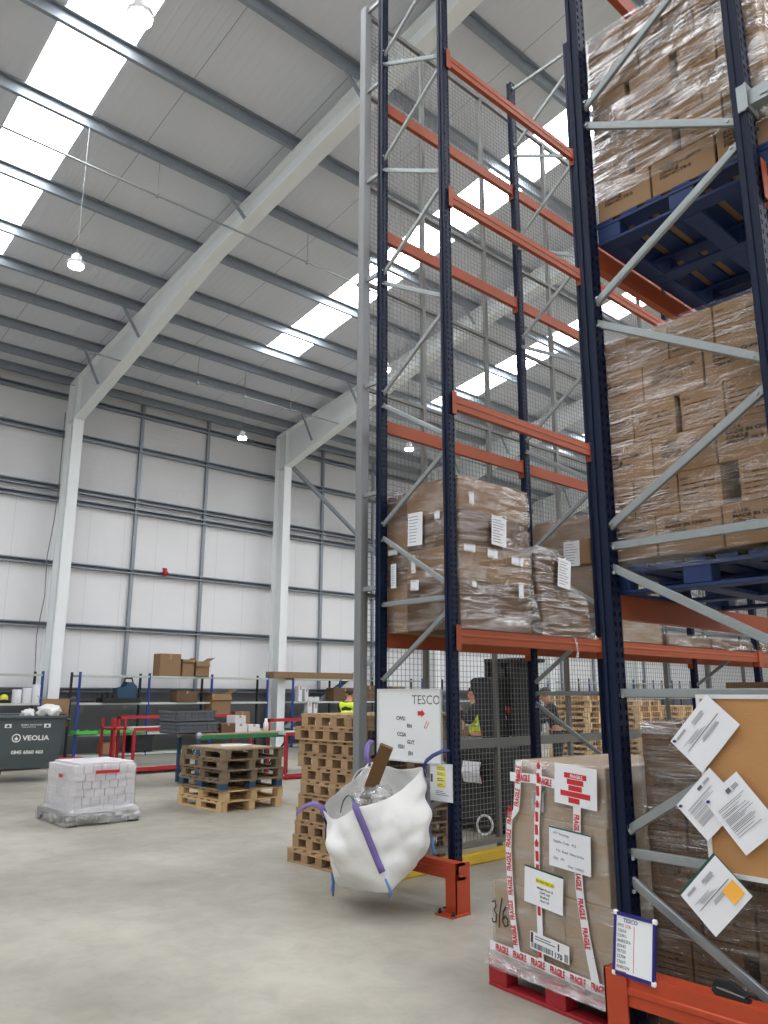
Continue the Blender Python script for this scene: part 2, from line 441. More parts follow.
# ------------------------------------------------------------------ roof services
def conduit(x, z, y0, y1, label, drops):
    t = thing('cable_conduit', label, 'cable conduit', (x,y0,z))
    b = MB().tube([(0,0,0),(0,y1-y0,0)],.02,8); b.build('conduit_pipe', M['galv'], t, True)
    for y in drops:
        MB().tube([(0,y-y0,0),(0,y-y0,zr(x)-.2-z)],.006,6).build('hanger_rod', M['galv'], t)
        MB().cbox((0,y-y0,0),(.07,.05,.07)).build('clip', M['galv'], t)
conduit(-12.28,10.44,-6,24,'thin silver conduit hung below the roof, crossing in front of the nearer sloping beam',(-3,-.3,2.7,5.5,8.9,10.3,13,16,19))
conduit(-17.87,9.57,6.3,24,'shiny conduit hung low below the roof close to the white wall',(9.5,10.95,12.5,15.2,18,21))
def lamp(x, y, z, label):
    t = thing('pendant_lamp', label, 'lamp', (x,y,z), 0, 'round high bay lamps hanging from the roof')
    k = .74
    MB().lathe((0,0,0),[(.17*k,.03),(.19*k,.05),(.19*k,.08),(.12*k,.11),(.11*k,.19),(.05*k,.24)],28).build('lamp_housing', M['lampbody'], t, True)
    MB().lathe((0,0,0),[(.165*k,0),(.168*k,.03)],28).build('lens', M['led'], t)
    MB().tube([(0,0,.24),(0,0,zr(x)-.2-z)],.0045,6).build('suspension_wire', M['galv'], t)
lamp(-6.89,2.75,8.49,'round glowing lamp at the top left corner beside the rooflight')
lamp(-12.28,4.18,8.49,'glowing lamp hanging under the left rooflight in front of the bare roof')
lamp(-18.27,11.17,8.49,'glowing lamp hanging in front of the white wall left of the second column')
lamp(-12.04,10.89,8.49,'glowing lamp seen just behind the left rack upright')
lamp(-15.85,15.3,8.49,'glowing lamp seen through the mesh between the two left rack uprights')
t = thing('alarm_sounder','small red alarm sounder fixed on the wall rail above the shelving','alarm',(WX+.17,10.58,4.97))
MB().lathe((0,0,0),[(.05,0),(.085,.02),(.085,.09),(.05,.12)],16,'x').build('housing',M['redbox'],t,True)
MB().box(-.008,.03,-.07,.07,.08,.16,.01).build('mounting_plate',M['redbox'],t)
o = MB().tube([(-20.9,7.22,9),(-20.92,7.24,6.9),(-20.9,7.2,6),(-20.93,7.12,5),(-20.9,7.15,4),(-20.92,7.05,3),(-20.9,7.1,2),(-20.9,7.12,0.1)],.012,6).build('wall_cable',M['mesh'],None,True)
tag(o,'thin grey cable running down beside the left white column','cable')

# ------------------------------------------------------------------ pallet racking
PH = 9.23
def post_mb():
    """perforated upright: front and back faces (+-x) with two columns of slots, grooved sides (+-y); local, base at z=0"""
    b = MB(); dx,dy = .036,.041; t = .004
    for s in (-1,1):
        xa,xb = sorted((s*dx, s*(dx-t)))
        for y0,y1 in ((-dy,-.030),(-.016,.016),(.030,dy)): b.box(xa,xb,y0,y1,0,PH)
        z = 0
        while z < PH-.01:
            for y0,y1 in ((-.030,-.016),(.016,.030)): b.box(xa,xb,y0,y1,z,min(z+.024,PH))
            z += .05
        ya,yb = sorted((s*dy, s*(dy-t)))
        for x0,x1 in ((-dx,-.016),(.008,dx)): b.box(x0,x1,ya,yb,0,PH)
        yc,yd = sorted((s*(dy-.008), s*(dy-.008-t)))
        b.box(-.018,.010,yc,yd,0,PH)
        for x0 in (-.018,.006): b.box(x0,x0+t,min(ya,yc),max(yb,yd),0,PH)
    return b
POST = None
def foot_mb(): return MB().box(-.065,.065,-.075,.075,0,.008).box(-.05,.05,-.058,.058,.008,.1)
FOOT = None
def brace_mb(x0,z0,x1,z1):
    b = MB(); p = Vector((x0,0,z0)); q = Vector((x1,0,z1)); d = (q-p).normalized(); n = Vector((-d.z,0,d.x))
    b.bar(p,q,.026,.042,up=n,c=.004)
    b.bar(p+Vector((0,-.013,0)),q+Vector((0,-.013,0)),.003,.016,up=n)
    for c in (p+d*.045,q-d*.045):
        b.lathe((c.x,-.041,c.z-.015),[(.009,-.008),(.009,.0)],8,'y')
    return b
def rack_frame(rk, y, xb, xf, braces):
    global POST, FOOT
    for x,flip in ((xb,0),(xf,PI)):
        if POST is None: POST = post_mb().build('upright_post', M['blue']); FOOT = foot_mb().build('foot_plate', M['blue']); o,f = POST,FOOT
        else: o,f = POST.copy(),FOOT.copy(); COL.objects.link(o); COL.objects.link(f)
        o.parent = rk; o.location = (x,y,0); o.rotation_euler = (0,0,flip); f.parent = o
    a = xb+.022; c = xf-.022
    for k in braces:
        X = {'B':a,'F':c}
        z0,z1 = k[1],k[3]
        p = brace_mb(X[k[0]],z0,X[k[2]],z1) if X[k[0]] < X[k[2]] else brace_mb(X[k[2]],z1,X[k[0]],z0)
        p.build('brace', M['galv'], rk, loc=(0,y,0))
_bm = {}
def beam(rk, x, y0, y1, ztop, side):
    """step beam from frame to frame; side = +1 when its outer face looks to +x"""
    L = y1-y0
    k = (round(L,3), side)
    if k not in _bm:
        prof = [(-.022,0),(.024,0),(.024,.052),(.030,.058),(.030,.072),(.024,.078),(.024,.12),(-.022,.12)]
        prof = [(u*side,v) for u,v in prof]
        bo = MB().prism(prof, .055, L-.055, 'y').build('beam', M['orange'])
        cm = []
        for ya,yb in ((.05,.056),(L-.056,L-.05)):
            s = 1 if ya < 1 else -1
            e = MB().box(-.03,.03,ya,yb,-.06,.15)
            e.box(*sorted((side*.042,side*.046)),min(ya,ya-s*.05),max(yb,yb-s*.05),-.06,.15)
            e.box(*sorted((side*.03,side*.046)),ya,yb,-.06,.15)
            cm.append(e.build('beam_connector', M['orange'], bo))
        _bm[k] = (bo,cm); bo.parent = rk; bo.location = (x,y0,ztop-.12)
    else:
        b0,cm = _bm[k]; o = b0.copy(); COL.objects.link(o); o.parent = rk; o.location = (x,y0,ztop-.12)
        for c in cm:
            d = c.copy(); COL.objects.link(d); d.parent = o
XB, XF = -5.37, -4.50
BR_A = [('B',.42,'F',.82),('B',.90,'F',.90),('F',.98,'B',1.5),('B',1.6,'F',1.6),('B',1.71,'F',2.277),('B',2.38,'F',2.38),('F',2.488,'B',3.0),('B',3.12,'F',3.67),
 ('F',3.8,'B',4.3),('B',4.416,'F',4.99),('F',5.123,'B',5.594),('B',5.694,'F',6.29),('F',6.417,'B',6.877),('B',6.996,'F',7.6),('F',7.71,'B',8.165),('B',8.28,'F',8.85),('B',9.13,'F',9.13)]
rack = thing('pallet_rack','tall blue and orange pallet rack on the left, loaded at one level only','pallet rack',(0,0,0))
YF = [4.82,7.02,10.6,14.2]
for y in YF: rack_frame(rack, y, XB, XF, BR_A)
for y0,y1 in zip(YF,YF[1:]):
    for z in (2.12,4.16,6.2,7.72):
        beam(rack, XF+.01, y0, y1, z, 1); beam(rack, XB-.01, y0, y1, z, -1)
X2B, X2F = -2.194, -1.295; Y2 = 3.52
BR_C = [('B',.756,'F',.25),('B',.875,'F',.875),('B',.97,'F',1.5),('B',1.603,'F',1.603),('F',1.76,'B',2.225),('B',2.33,'F',2.33),('B',2.43,'F',2.955),('F',3.08,'B',3.563),
 ('B',3.677,'F',4.211),('F',4.317,'B',4.804),('B',4.912,'F',5.45),('F',5.56,'B',6.03),('B',6.13,'F',6.68),('F',6.8,'B',7.25),('B',7.36,'F',7.9),('F',8.02,'B',8.5),('B',9.13,'F',9.13)]
rack2 = thing('pallet_rack','near blue pallet rack on the right stacked with printed brown cartons on blue pallets','pallet rack',(0,0,0))
for y in (Y2,Y2+2.3): rack_frame(rack2, y, X2B, X2F, BR_C)
for z in (2.09,4.05,6.16):
    beam(rack2, X2F+.01, Y2, Y2+2.3, z, 1); beam(rack2, X2B-.01, Y2, Y2+2.3, z, -1)
b = MB().box(-1.25,-.55,3.49,3.55,4.36,4.44); b.box(-1.259,-1.249,3.46,3.58,4.33,4.47); b.box(-1.30,-1.249,3.468,3.477,4.33,4.47); b.box(-1.2,-.6,3.484,3.49,4.38,4.42)
b.build('row_spacer', M['galv'], rack2)

# ------------------------------------------------------------------ low orange end barriers
def barrier(x0, x1, y, label, h, zlo, legs=2):
    t = thing('rack_end_barrier', label, 'barrier', (0,0,0))
    b = MB(); w = .09
    b.prism([(y-w/2,zlo),(y+w/2,zlo),(y+w/2,zlo+.02),(y-w/2+.02,zlo+.02),(y-w/2+.02,h-.02),(y+w/2,h-.02),(y+w/2,h),(y-w/2,h),(y-w/2,zlo+.075),(y-w/2-.008,zlo+.07),(y-w/2-.008,zlo+.05),(y-w/2,zlo+.045)], x0, x1, 'x')
    b.build('rail', M['guard'], t)
    for x,s in (((x0,1),(x1,-1)) if legs == 2 else ((x1,-1),)):
        xa,xb = sorted((x,x+s*.11))
        g = MB().box(xa,xb,y-w/2-.012,y-w/2-.004,0,h).box(*sorted((x,x+s*.008)),y-w/2-.012,y+w/2+.05,0,h)
        lg = g.build('leg', M['guard'], t)
        p = MB().box(xa-.04,xb+.03,y-w/2-.09,y+w/2+.02,0,.012); p.build('base_plate', M['guard'], lg)
        q = MB()
        for bx in (xa-.015,xb+.01): q.lathe((bx,y-w/2-.06,.012),[(.016,0),(.016,.014),(.008,.014),(.008,.03)],8)
        q.build('anchor_bolt', M['black'], lg)
    return t
barrier(-2.21,-.95,3.37,'low orange end barrier in front of the near right rack',.425,.29)
barrier(-5.40,-4.33,4.70,'low orange end barrier with post guard at the foot of the left rack',.36,.24,1)

# ------------------------------------------------------------------ mesh screen behind the left rack
scr = thing('mesh_screen','tall grey wire mesh screen behind the left rack','mesh screen',(-5.62,4.79,0))
Y0s = 4.79; Le = 9.6
MB().box(-.045,.045,-.045,.045,0,9.05,.006).build('corner_post', M['mesh'], scr)
po = None
for y in (.85,1.9,3.2,4.35,5.5,6.7,7.9,9.1):
    if po is None: po = MB().box(-.022,.022,-.022,.022,0,9.02).build('post', M['darkmesh'], scr); o = po
    else: o = po.copy(); COL.objects.link(o)
    o.parent = scr; o.location = (0,y,0)
for z,h in ((8.99,.05),(7.95,.035),(6.84,.035),(5.7,.035),(4.55,.035),(3.44,.035),(2.5,.03),(1.1,.09),(.14,.05)):
    MB().box(-.02,.02,0,Le,z-h/2,z+h/2).build('rail', M['darkmesh'], scr)
b = MB(); r = .0019
n = int(Le/.055)
for i in range(n): y = .05+i*.055; b.box(-.028-r,-.028+r,y-r,y+r,.16,8.99)
for i in range(int(8.85/.055)): z = .17+i*.055; b.box(-.024-r,-.024+r,.04,Le,z-r,z+r)
o = b.build('wire_mesh', M['mesh'], scr)
for z in (8.99,7.95,6.84,5.7,4.55,3.44,2.54):
    MB().box(.04,.22,-.015,.015,z-.02,z+.02).build('tie_bracket', M['galv'], scr)
b = MB().box(-5.56,-5.44,5.0,13.5,0,.10,.01)
tag(b.build('floor_kerb', M['yellowpaint']),'yellow painted kerb on the floor under the mesh screen','kerb')

# ------------------------------------------------------------------ boards and papers
def board(name, label, cat, x0, x1, z0, z1, y, face, frame, fw=.014, tilt=0, t=.016):
    th = thing(name, label, cat, (x0,y,z0), 0)
    w,h = x1-x0, z1-z0
    MB().box(fw,w-fw,-t*.5,t*.4,fw,h-fw).build('panel', face, th)
    f = MB().box(0,w,-t,t*.5,0,fw).box(0,w,-t,t*.5,h-fw,h).box(0,fw,-t,t*.5,fw,h-fw).box(w-fw,w,-t,t*.5,fw,h-fw)
    f.build('frame', frame, th)
    return th
def strokes(th, polys, w, m, name='handwriting', y=-.0105):
    b = MB()
    for p in polys: b.ribbon([(a,y,c) for a,c in p], w, .0006, (0,-1,0))
    return b.build(name, m, th)
wb = board('whiteboard','large whiteboard with red arrow and handwriting hung on the left rack','whiteboard',-5.33,-4.56,1.045,1.635,4.755,M['board'],M['alu'],.014)
text('writing','TESCO',.075,(.43,-.0087,.465),'-y',M['inkg'],wb,0,.0)
for s,x,z in (('CWS1',.24,.335),('RN',.37,.275),('CCSA',.25,.205),('GUT',.37,.145),('0201',.26,.105),('EN',.385,.055)):
    text('writing',s,.03,(x,-.0087,z),'-y',M['ink'],wb,-.04,.0012)
ar = MB().prism([(.50,.375),(.545,.375),(.545,.36),(.585,.392),(.545,.425),(.545,.41),(.50,.41)],-.0094,-.0082,'y'); ar.build('red_arrow',M['redink'],wb)
strokes(wb,[[(.575,.28),(.61,.335)],[(.60,.28),(.63,.325)],[(.575,.28),(.60,.275)]],.006,M['redink'],'red_mark',-.0085)
nb = board('notice_sheet','small white notice sheet with four yellow notes beside the blue upright','notice',-4.695,-4.452,.77,1.055,4.752,M['paper'],M['alu'],.004,0,.006)
yb = MB()
for k in range(4): yb.box(.075,.17,-.0042,-.0032,.105+k*.042,.138+k*.042)
yb.build('yellow_note',M['yellow'],nb)
lb = MB()
for k in range(4):
    for j in range(2): lb.box(.082,.16-.02*j,-.0046,-.0042,.113+k*.042+j*.012,.117+k*.042+j*.012)
for k in range(3): lb.box(.06,.2-.03*k,-.0034,-.003,.045+k*.014,.05+k*.014)
lb.box(.005,.03,-.0034,-.003,.14,.2); lb.build('print',M['inkg'],nb)
# cork board on the near rack
cb = board('cork_board','brown cork notice board with white frame on the near rack','notice board',-1.735,-.80,.862,1.598,3.435,M['cork'],M['alu'],.018)
def sheet(label, x, z, w, h, rot, y, green=False, kind='doc', name='paper_sheet'):
    """a sheet of paper pinned by its top corner; (x, z) is its centre"""
    th = thing(name, label, 'paper sheet', (x,y,z)); th.rotation_euler = (0,rot,0)
    # gently curled sheet with thickness
    b = MB(); n = 8; vs = []; fs = []
    for i in range(n+1):
        for j in range(n+1):
            u,v = i/n-.5, j/n-.5
            yy = -.006*(1-(2*v)**2)*.6 - .010*max(0,-v)*2*abs(u)*1.2
            vs.append((u*w,yy,v*h))
    k = len(vs); vs += [(a,c-.0006,d) for a,c,d in vs]
    for i in range(n):
        for j in range(n):
            a = i*(n+1)+j; q = (a,a+n+1,a+n+2,a+1); fs.append(q); fs.append(tuple(k+t for t in reversed(q)))
    b.add(vs,fs); b.build('page', M['paper'], th, True)
    p = MB(); rnd = random.Random(int(abs(x*1000)))
    yq = -.0085
    if kind == 'doc':
        p.cbox((.1*w,yq,.36*h),(.11*w,.0004,.07*h)); 
        for i in range(3): p.cbox((.28*w,yq,.38*h-.022*i*h),(.16*w,.0004,.010*h))
        zz = .22
        while zz > -.25:
            L = rnd.uniform(.35,.75)
            p.cbox((-.38*w+L*w/2,yq,zz*h),(L*w,.0004,.007*h)); zz -= rnd.choice((.022,.022,.03,.045))
    else:
        for i in range(3): p.cbox((-.28*w,yq,(.40-.022*i)*h),(.22*w,.0004,.010*h))
        for i in range(5): p.cbox((.12*w,yq,(.36-.022*i)*h),(rnd.uniform(.2,.34)*w,.0004,.008*h))
        for i in range(4): p.cbox((-.2*w+.04*i*w,yq,(.16-.03*i)*h),(rnd.uniform(.2,.4)*w,.0004,.008*h))
        p.cbox((0,yq,.02*h),(.8*w,.0004,.016*h))
        for i in range(3): p.cbox((.1*w,yq,(-.06-.028*i)*h),(rnd.uniform(.3,.5)*w,.0004,.010*h))
    p.build('print', M['inkg'], th)
    if green: MB().box(-w/2,w/2,.003,.006,-h/2,h/2+.012).build('green_backing', M['greenfile'], th)
    else: MB().lathe((-.0*w,-.012,h*.5-.02) if False else (-w/2+.018,-.012,h/2-.018),[(.006,-.006),(.006,.006)],10,'y').build('pin', M['navy'], th)
    return th
YP = 3.405
sheet('top pinned paper sheet leaning diagonally on the cork board corner',-1.70,1.435,.275,.185,-.84,YP,kind='form')
sheet('left one of two overlapping pinned papers on the cork board',-1.705,1.145,.235,.185,-.80,YP-.003)
sheet('right one of two overlapping pinned papers on the cork board',-1.565,1.125,.20,.255,-.70,YP-.011)
s4 = sheet('lowest paper sheet with green edge and orange sticky note hanging below the cork board',-1.70,.79,.247,.195,-.83,YP-.02,True,'form')
o = MB().cbox((.075,-.0095,-.04),(.07,.0008,.065)).build('sticky_note',M['stickynote'],s4); o['label']='orange sticky note'
# small hand written board standing on the barrier
mw = thing('mini_whiteboard','small blue framed whiteboard with a handwritten list standing on the orange barrier','whiteboard',(-2.165,3.318,.408)); mw.rotation_euler=(-.12,.03,0)
w,h = .20,.25
MB().box(.012,w-.012,-.004,.004,.012,h-.012).build('panel',M['board'],mw)
MB().box(0,w,-.008,.006,0,.014).box(0,w,-.008,.006,h-.014,h).box(0,.012,-.008,.006,.014,h-.014).box(w-.012,w,-.008,.006,.014,h-.014).build('frame',M['navy'],mw)
for x in (0,w): 
    for z in (0,h): MB().cbox((x+(.006 if x==0 else -.006),-.001,z+(.006 if z==0 else -.006)),(.022,.018,.022),.005).build('corner_cap',M['whiteplastic'],mw)
text('writing','TESCO',.016,(.045,-.0046,.213),'-y',M['navy'],mw,0,.0004)
for i,s in enumerate(('PPO','12616','12391-','0NR52N-','02943','93720','12704','12667-','0NR52N')):
    text('writing',s,.0125,(.018,-.0046,.192-.0205*i),'-y',M['ink'],mw,0,0,'LEFT',.95)
text('writing','22R',.0125,(.055,-.0046,.192),'-y',M['redink'],mw)
MB().box(.098,.1005,-.0048,-.0042,.022,.205).build('red_line',M['redink'],mw)
o = thing('stapler','black staple gun lying on the orange barrier below the brace','stapler',(-1.66,3.36,.425))
MB().prism([(-.06,0),(.075,0),(.08,.012),(.03,.02),(-.06,.03),(-.075,.018)],-.012,.012,'y').build('base',M['black'],o)
MB().prism([(-.07,.03),(-.02,.034),(.07,.02),(.075,.028),(.0,.062),(-.055,.058)],-.014,.014,'y').build('handle',M['rubber'],o)
MB().prism([(-.05,.028),(.06,.017),(.062,.022),(-.05,.034)],-.0145,.0145,'y').build('metal_strip',M['galv'],o)

# ------------------------------------------------------------------ pallets
def make_pallet(name, label, L, W, H, deck, block, bottom, group=None, nbx=3, perim=False):
    """wooden pallet, local x = length, y = width, base at z=0, origin at its corner"""
    t = thing(name, label, 'pallet', (0,0,0), 0, group)
    k = H/.14; tb = .019*k; hb = H-3*tb
    b = MB(); r = random.Random(len(name)+int(L*100)); n = 7; bw = .1
    for i in range(n):
        x = (L-bw)*i/(n-1); w = bw*r.uniform(.92,1.05); b.box(x,min(x+w,L),0,W,H-tb,H,.003)
    b.build('deck_boards', deck, t)
    st = None
    for y in (0,(W-.1)/2,W-.1):
        if st is None: st = MB().box(0,L,0,.1,H-2*tb,H-tb-.0005,.002).build('stringer_board', deck, t); o = st
        else: o = st.copy(); COL.objects.link(o)
        o.location = (0,y,0)
    bo = None
    for y in (0,(W-.1)/2,W-.1):
        if bo is None: bo = MB().box(0,L,0,.1,0,tb,.003).build('bottom_board', bottom, t); o = bo
        else: o = bo.copy(); COL.objects.link(o)
        o.location = (0,y,0)
    if perim:
        for x in (0,(L-.1)/2,L-.1): MB().box(x,x+.1,.101,(W-.1)/2-.001,0,tb,.002).box(x,x+.1,(W+.1)/2+.001,W-.101,0,tb,.002).build('cross_board', bottom, t)
    bl = None
    bw2 = .14 if nbx == 3 else .10
    for x in [(L-bw2)*q/(nbx-1) for q in range(nbx)]:
        for y in (0,(W-.1)/2,W-.1):
            if bl is None: bl = MB().box(0,bw2,0.002,.098,tb,tb+hb,.004).build('block', block, t); o = bl
            else: o = bl.copy(); COL.objects.link(o)
            o.location = (x,y,0)
    return t
# the stack of six on the left
x0,y0 = -11.22,6.03
g = 'pallets in the low stack by the green bench'
pn = make_pallet('pallet','light new wooden pallet at the very bottom of the low six-high stack',1.25,1.0,.137,M['woodnew'],M['woodnew'],M['woodnew'],g); pn.location=(x0-.01,y0,0)
dup(pn,(x0,y0+.015,.137),.01,'light new wooden pallet second from bottom of the low six-high stack')
pb = make_pallet('pallet','old pallet with blue painted blocks, third from bottom of the low six-high stack',1.25,1.0,.137,M['woodgrey'],M['woodblue'],M['woodgrey'],g); pb.location=(x0+.02,y0-.01,.274); pb.rotation_euler.z=-.01
pw = make_pallet('pallet','dark weathered pallet resting on the blue-blocked one in the low six-high stack',1.22,1.0,.137,M['woodgrey'],M['woodgrey'],M['woodgrey'],g); pw.location=(x0+.04,y0+.01,.411)
dup(pw,(x0+.02,y0-.01,.548),-.008,'dark weathered pallet second from top of the low six-high stack')
dup(pw,(x0+.03,y0+.01,.685),.012,'weathered pallet on top of the low six-high stack, under a white tube')
tag(MB().tube([(-10.35,6.2,.848),(-10.2,6.62,.848)],.024,14).build('cardboard_tube',M['whiteplastic'],None,True),'short white tube lying on top of the low pallet stack','tube')
tag(MB().box(-11.15,-10.1,6.15,6.95,.822,.828).build('fibre_sheet',M['cardlight']),'thin light brown sheet covering the top of the low pallet stack','sheet')
# the tall stack behind the bag
g = 'pallets in the tall stack behind the white bag'
pt = make_pallet('pallet','bottom pallet of the tall stack, sticking out furthest to the left',1.0,1.2,.127,M['wood'],M['wood'],M['wood'],g,5); pt.location=(-6.78,4.86,0)
rr = random.Random(3)
offs = [0,.06,.0,.05,.09,.12,.14,.02,.04,.0,.14,.11]
offs = [0,.07,.09,.11,.13,.17,.19,.11,.13,.09,.16,.17]
for i in range(1,11):
    lab = 'topmost pallet of the tall stack behind the bag' if i == 10 else '%s pallet from the bottom of the tall stack behind the bag'%ORD[i]
    dup(pt,(-6.80+offs[i]+rr.uniform(-.01,.01),4.87+rr.uniform(-.005,.03),.1272*i),rr.uniform(-.012,.012),lab)
# ------------------------------------------------------------------ cartons
_cm = {}
ZUK = "Z.U.K.\nMADE IN CHINA\nC/NO.JJ\nP2014C-TE-2"
def carton(label, group, x0, x1, y0, y1, z0, z1, m, prt=None, name='carton', cat='carton', par=None, rz=0, loc=None, ch=.004):
    k = (name,round(x1-x0,3),round(y1-y0,3),round(z1-z0,3),m.name)
    if k not in _cm:
        b = MB().box(0,x1-x0,0,y1-y0,0,z1-z0,ch); o = b.build(name, m); _cm[k] = o
    else: o = _cm[k].copy(); COL.objects.link(o)
    o.location = loc if loc else (x0,y0,z0); o.rotation_euler = (0,0,rz)
    if label: tag(o,label,cat,group)
    W,H = x1-x0,z1-z0
    if prt == 'zuk':
        text('printing',ZUK,.0165,(W*.14,-.0006,H*.77),'-y',M['inkfaint'],o,0,.0013,'LEFT',1.35)
    elif prt == 'bo':
        key = ('bo',round(W,3))
        if key not in _cm:
            b = MB(); r = random.Random(5)
            b.lathe((W*.62,-.0006,H*.55),[(.009,-.0003),(.009,.0003)],10,'y')
            z = H*.66
            for i in range(5):
                x = W*.08
                while x < W*.8:
                    w = r.uniform(.012,.045); b.cbox((x+w/2,-.0006,z),(w,.0006,.006)); x += w+.008
                z -= H*.125
            b.cbox((W*.012,-.0006,H*.5),(.002,.0006,H*.8))
            q = b.build('printing', M['inkfaint'], o); _cm[key] = q
        else: q = _cm[key].copy(); COL.objects.link(q); q.parent = o
        text('printing','B/O',.014,(W*.06,-.0006,H*.78),'-y',M['inkfaint'],o,0,.0003,'LEFT',1.2)
    return o
def load(rows, pitch, zb, y0, where, group, m, cols_names):
    """rows: list of (kind, [x edges or (xa,xb)])"""
    for i,(kind,segs) in enumerate(rows):
        for j,(xa,xb) in enumerate(segs):
            side = ('leftmost','second from left','third from left','fourth from left','fifth from left')[j]
            row = ORD[i]+' row up' if i else 'bottom row'
            lab = '%scarton, %s, %s, %s'%('brown printed ' if kind=='zuk' else 'brown small-print ', side, row, where)
            carton(lab, group, xa+.002, xb-.002, y0+random.uniform(0,.006), y0+.56, zb+i*pitch, zb+(i+1)*pitch-.001, m, kind)
            if i == 0: carton('plain brown carton behind the bottom row, %s, %s'%(side,where), group, xa+.002, xb-.002, y0+.565, y0+1.15, zb, zb+pitch-.001, m)
Z = [(-2.275,-1.953),(-1.95,-1.618),(-1.615,-1.29)]
mid = [('zuk',Z),('bo',[(-2.275,-2.062),(-2.06,-1.823),(-1.82,-1.603),(-1.52,-1.285)]),('zuk',[(-2.265,-1.943),(-1.94,-1.613),(-1.61,-1.285)]),
 ('bo',[(-2.265,-2.037),(-2.034,-1.80),(-1.776,-1.554),(-1.552,-1.32)]),('zuk',[(-2.28,-1.965),(-1.963,-1.64),(-1.637,-1.31)]),('bo',[(-2.275,-2.042),(-2.04,-1.812),(-1.809,-1.575),(-1.572,-1.336)])]
load(mid,.2,2.262,3.585,'middle load on near rack','cartons of the middle load on the near rack',M['card'],0)
sh = .085
top = [('zuk',[(-2.16,-1.837),(-1.83,-1.478),(-1.468,-1.2)]),('bo',[(-2.17,-1.95),(-1.92,-1.69),(-1.65,-1.42),(-1.415,-1.2)]),('zuk',[(-2.16,-1.845),(-1.84,-1.518),(-1.514,-1.2)]),
 ('bo',[(-2.16,-1.945),(-1.915,-1.67),(-1.63,-1.42),(-1.415,-1.2)]),('zuk',[(-2.165,-1.85),(-1.845,-1.53),(-1.52,-1.2)]),('bo',[(-2.16,-1.93),(-1.92,-1.70),(-1.69,-1.45),(-1.44,-1.2)])]
load(top,.2,4.192,3.585,'top load on near rack','cartons of the top load on the near rack',M['card'],0)
low = [('zuk',[(-2.13,-1.80),(-1.79,-1.46),(-1.45,-1.12)]),('bo',[(-2.13,-1.945),(-1.94,-1.71),(-1.65,-1.43),(-1.42,-1.16)]),('bo',[(-2.12,-1.89),(-1.88,-1.65),(-1.64,-1.41),(-1.40,-1.16)]),('zuk',[(-2.12,-1.79),(-1.78,-1.45),(-1.44,-1.12)]),
 ('bo',[(-2.12,-1.925),(-1.92,-1.69),(-1.68,-1.44),(-1.43,-1.16)]),('zuk',[(-2.12,-1.79),(-1.78,-1.45),(-1.44,-1.12)]),('bo',[(-2.12,-1.88),(-1.87,-1.63),(-1.62,-1.39),(-1.38,-1.14)])]
load(low,.189,.146,3.60,'floor load behind cork board','cartons of the floor load under the near rack',M['card2'],0)  # same cartons as the upper loads; shade under the rack painted into their colour
# blue pallets under the upper loads, a plain one on the floor
pbl = make_pallet('pallet','blue painted pallet under the middle carton load on the near rack',1.0,1.2,.142,M['palletblue'],M['palletblue'],M['palletblue'],'blue pallets on the near rack',perim=True); pbl.location=(-2.26,3.58,2.118-.026)
pbl.location.z = 2.0905
dup(pbl,(-2.17,3.58,4.0505),0,'blue painted pallet under the top carton load, seen from below')
dup(pbl,(-2.17,4.80,4.0505),0,'blue pallet further back behind the top one, seen from below through the rack')
for i,(a,c) in enumerate(((-2.16,-1.84),(-1.83,-1.51),(-1.5,-1.18))): carton('plain brown carton on the rear top blue pallet, seen from below, %s'%('leftmost','middle','rightmost')[i],'cartons of the top load on the near rack',a,c,4.80,5.95,4.192,4.6,M['card'])
dup(pt,(-2.12,3.60,0),0,'wooden pallet on the floor under the cartons behind the cork board',group='')['group'] = 'floor pallets under the near rack'
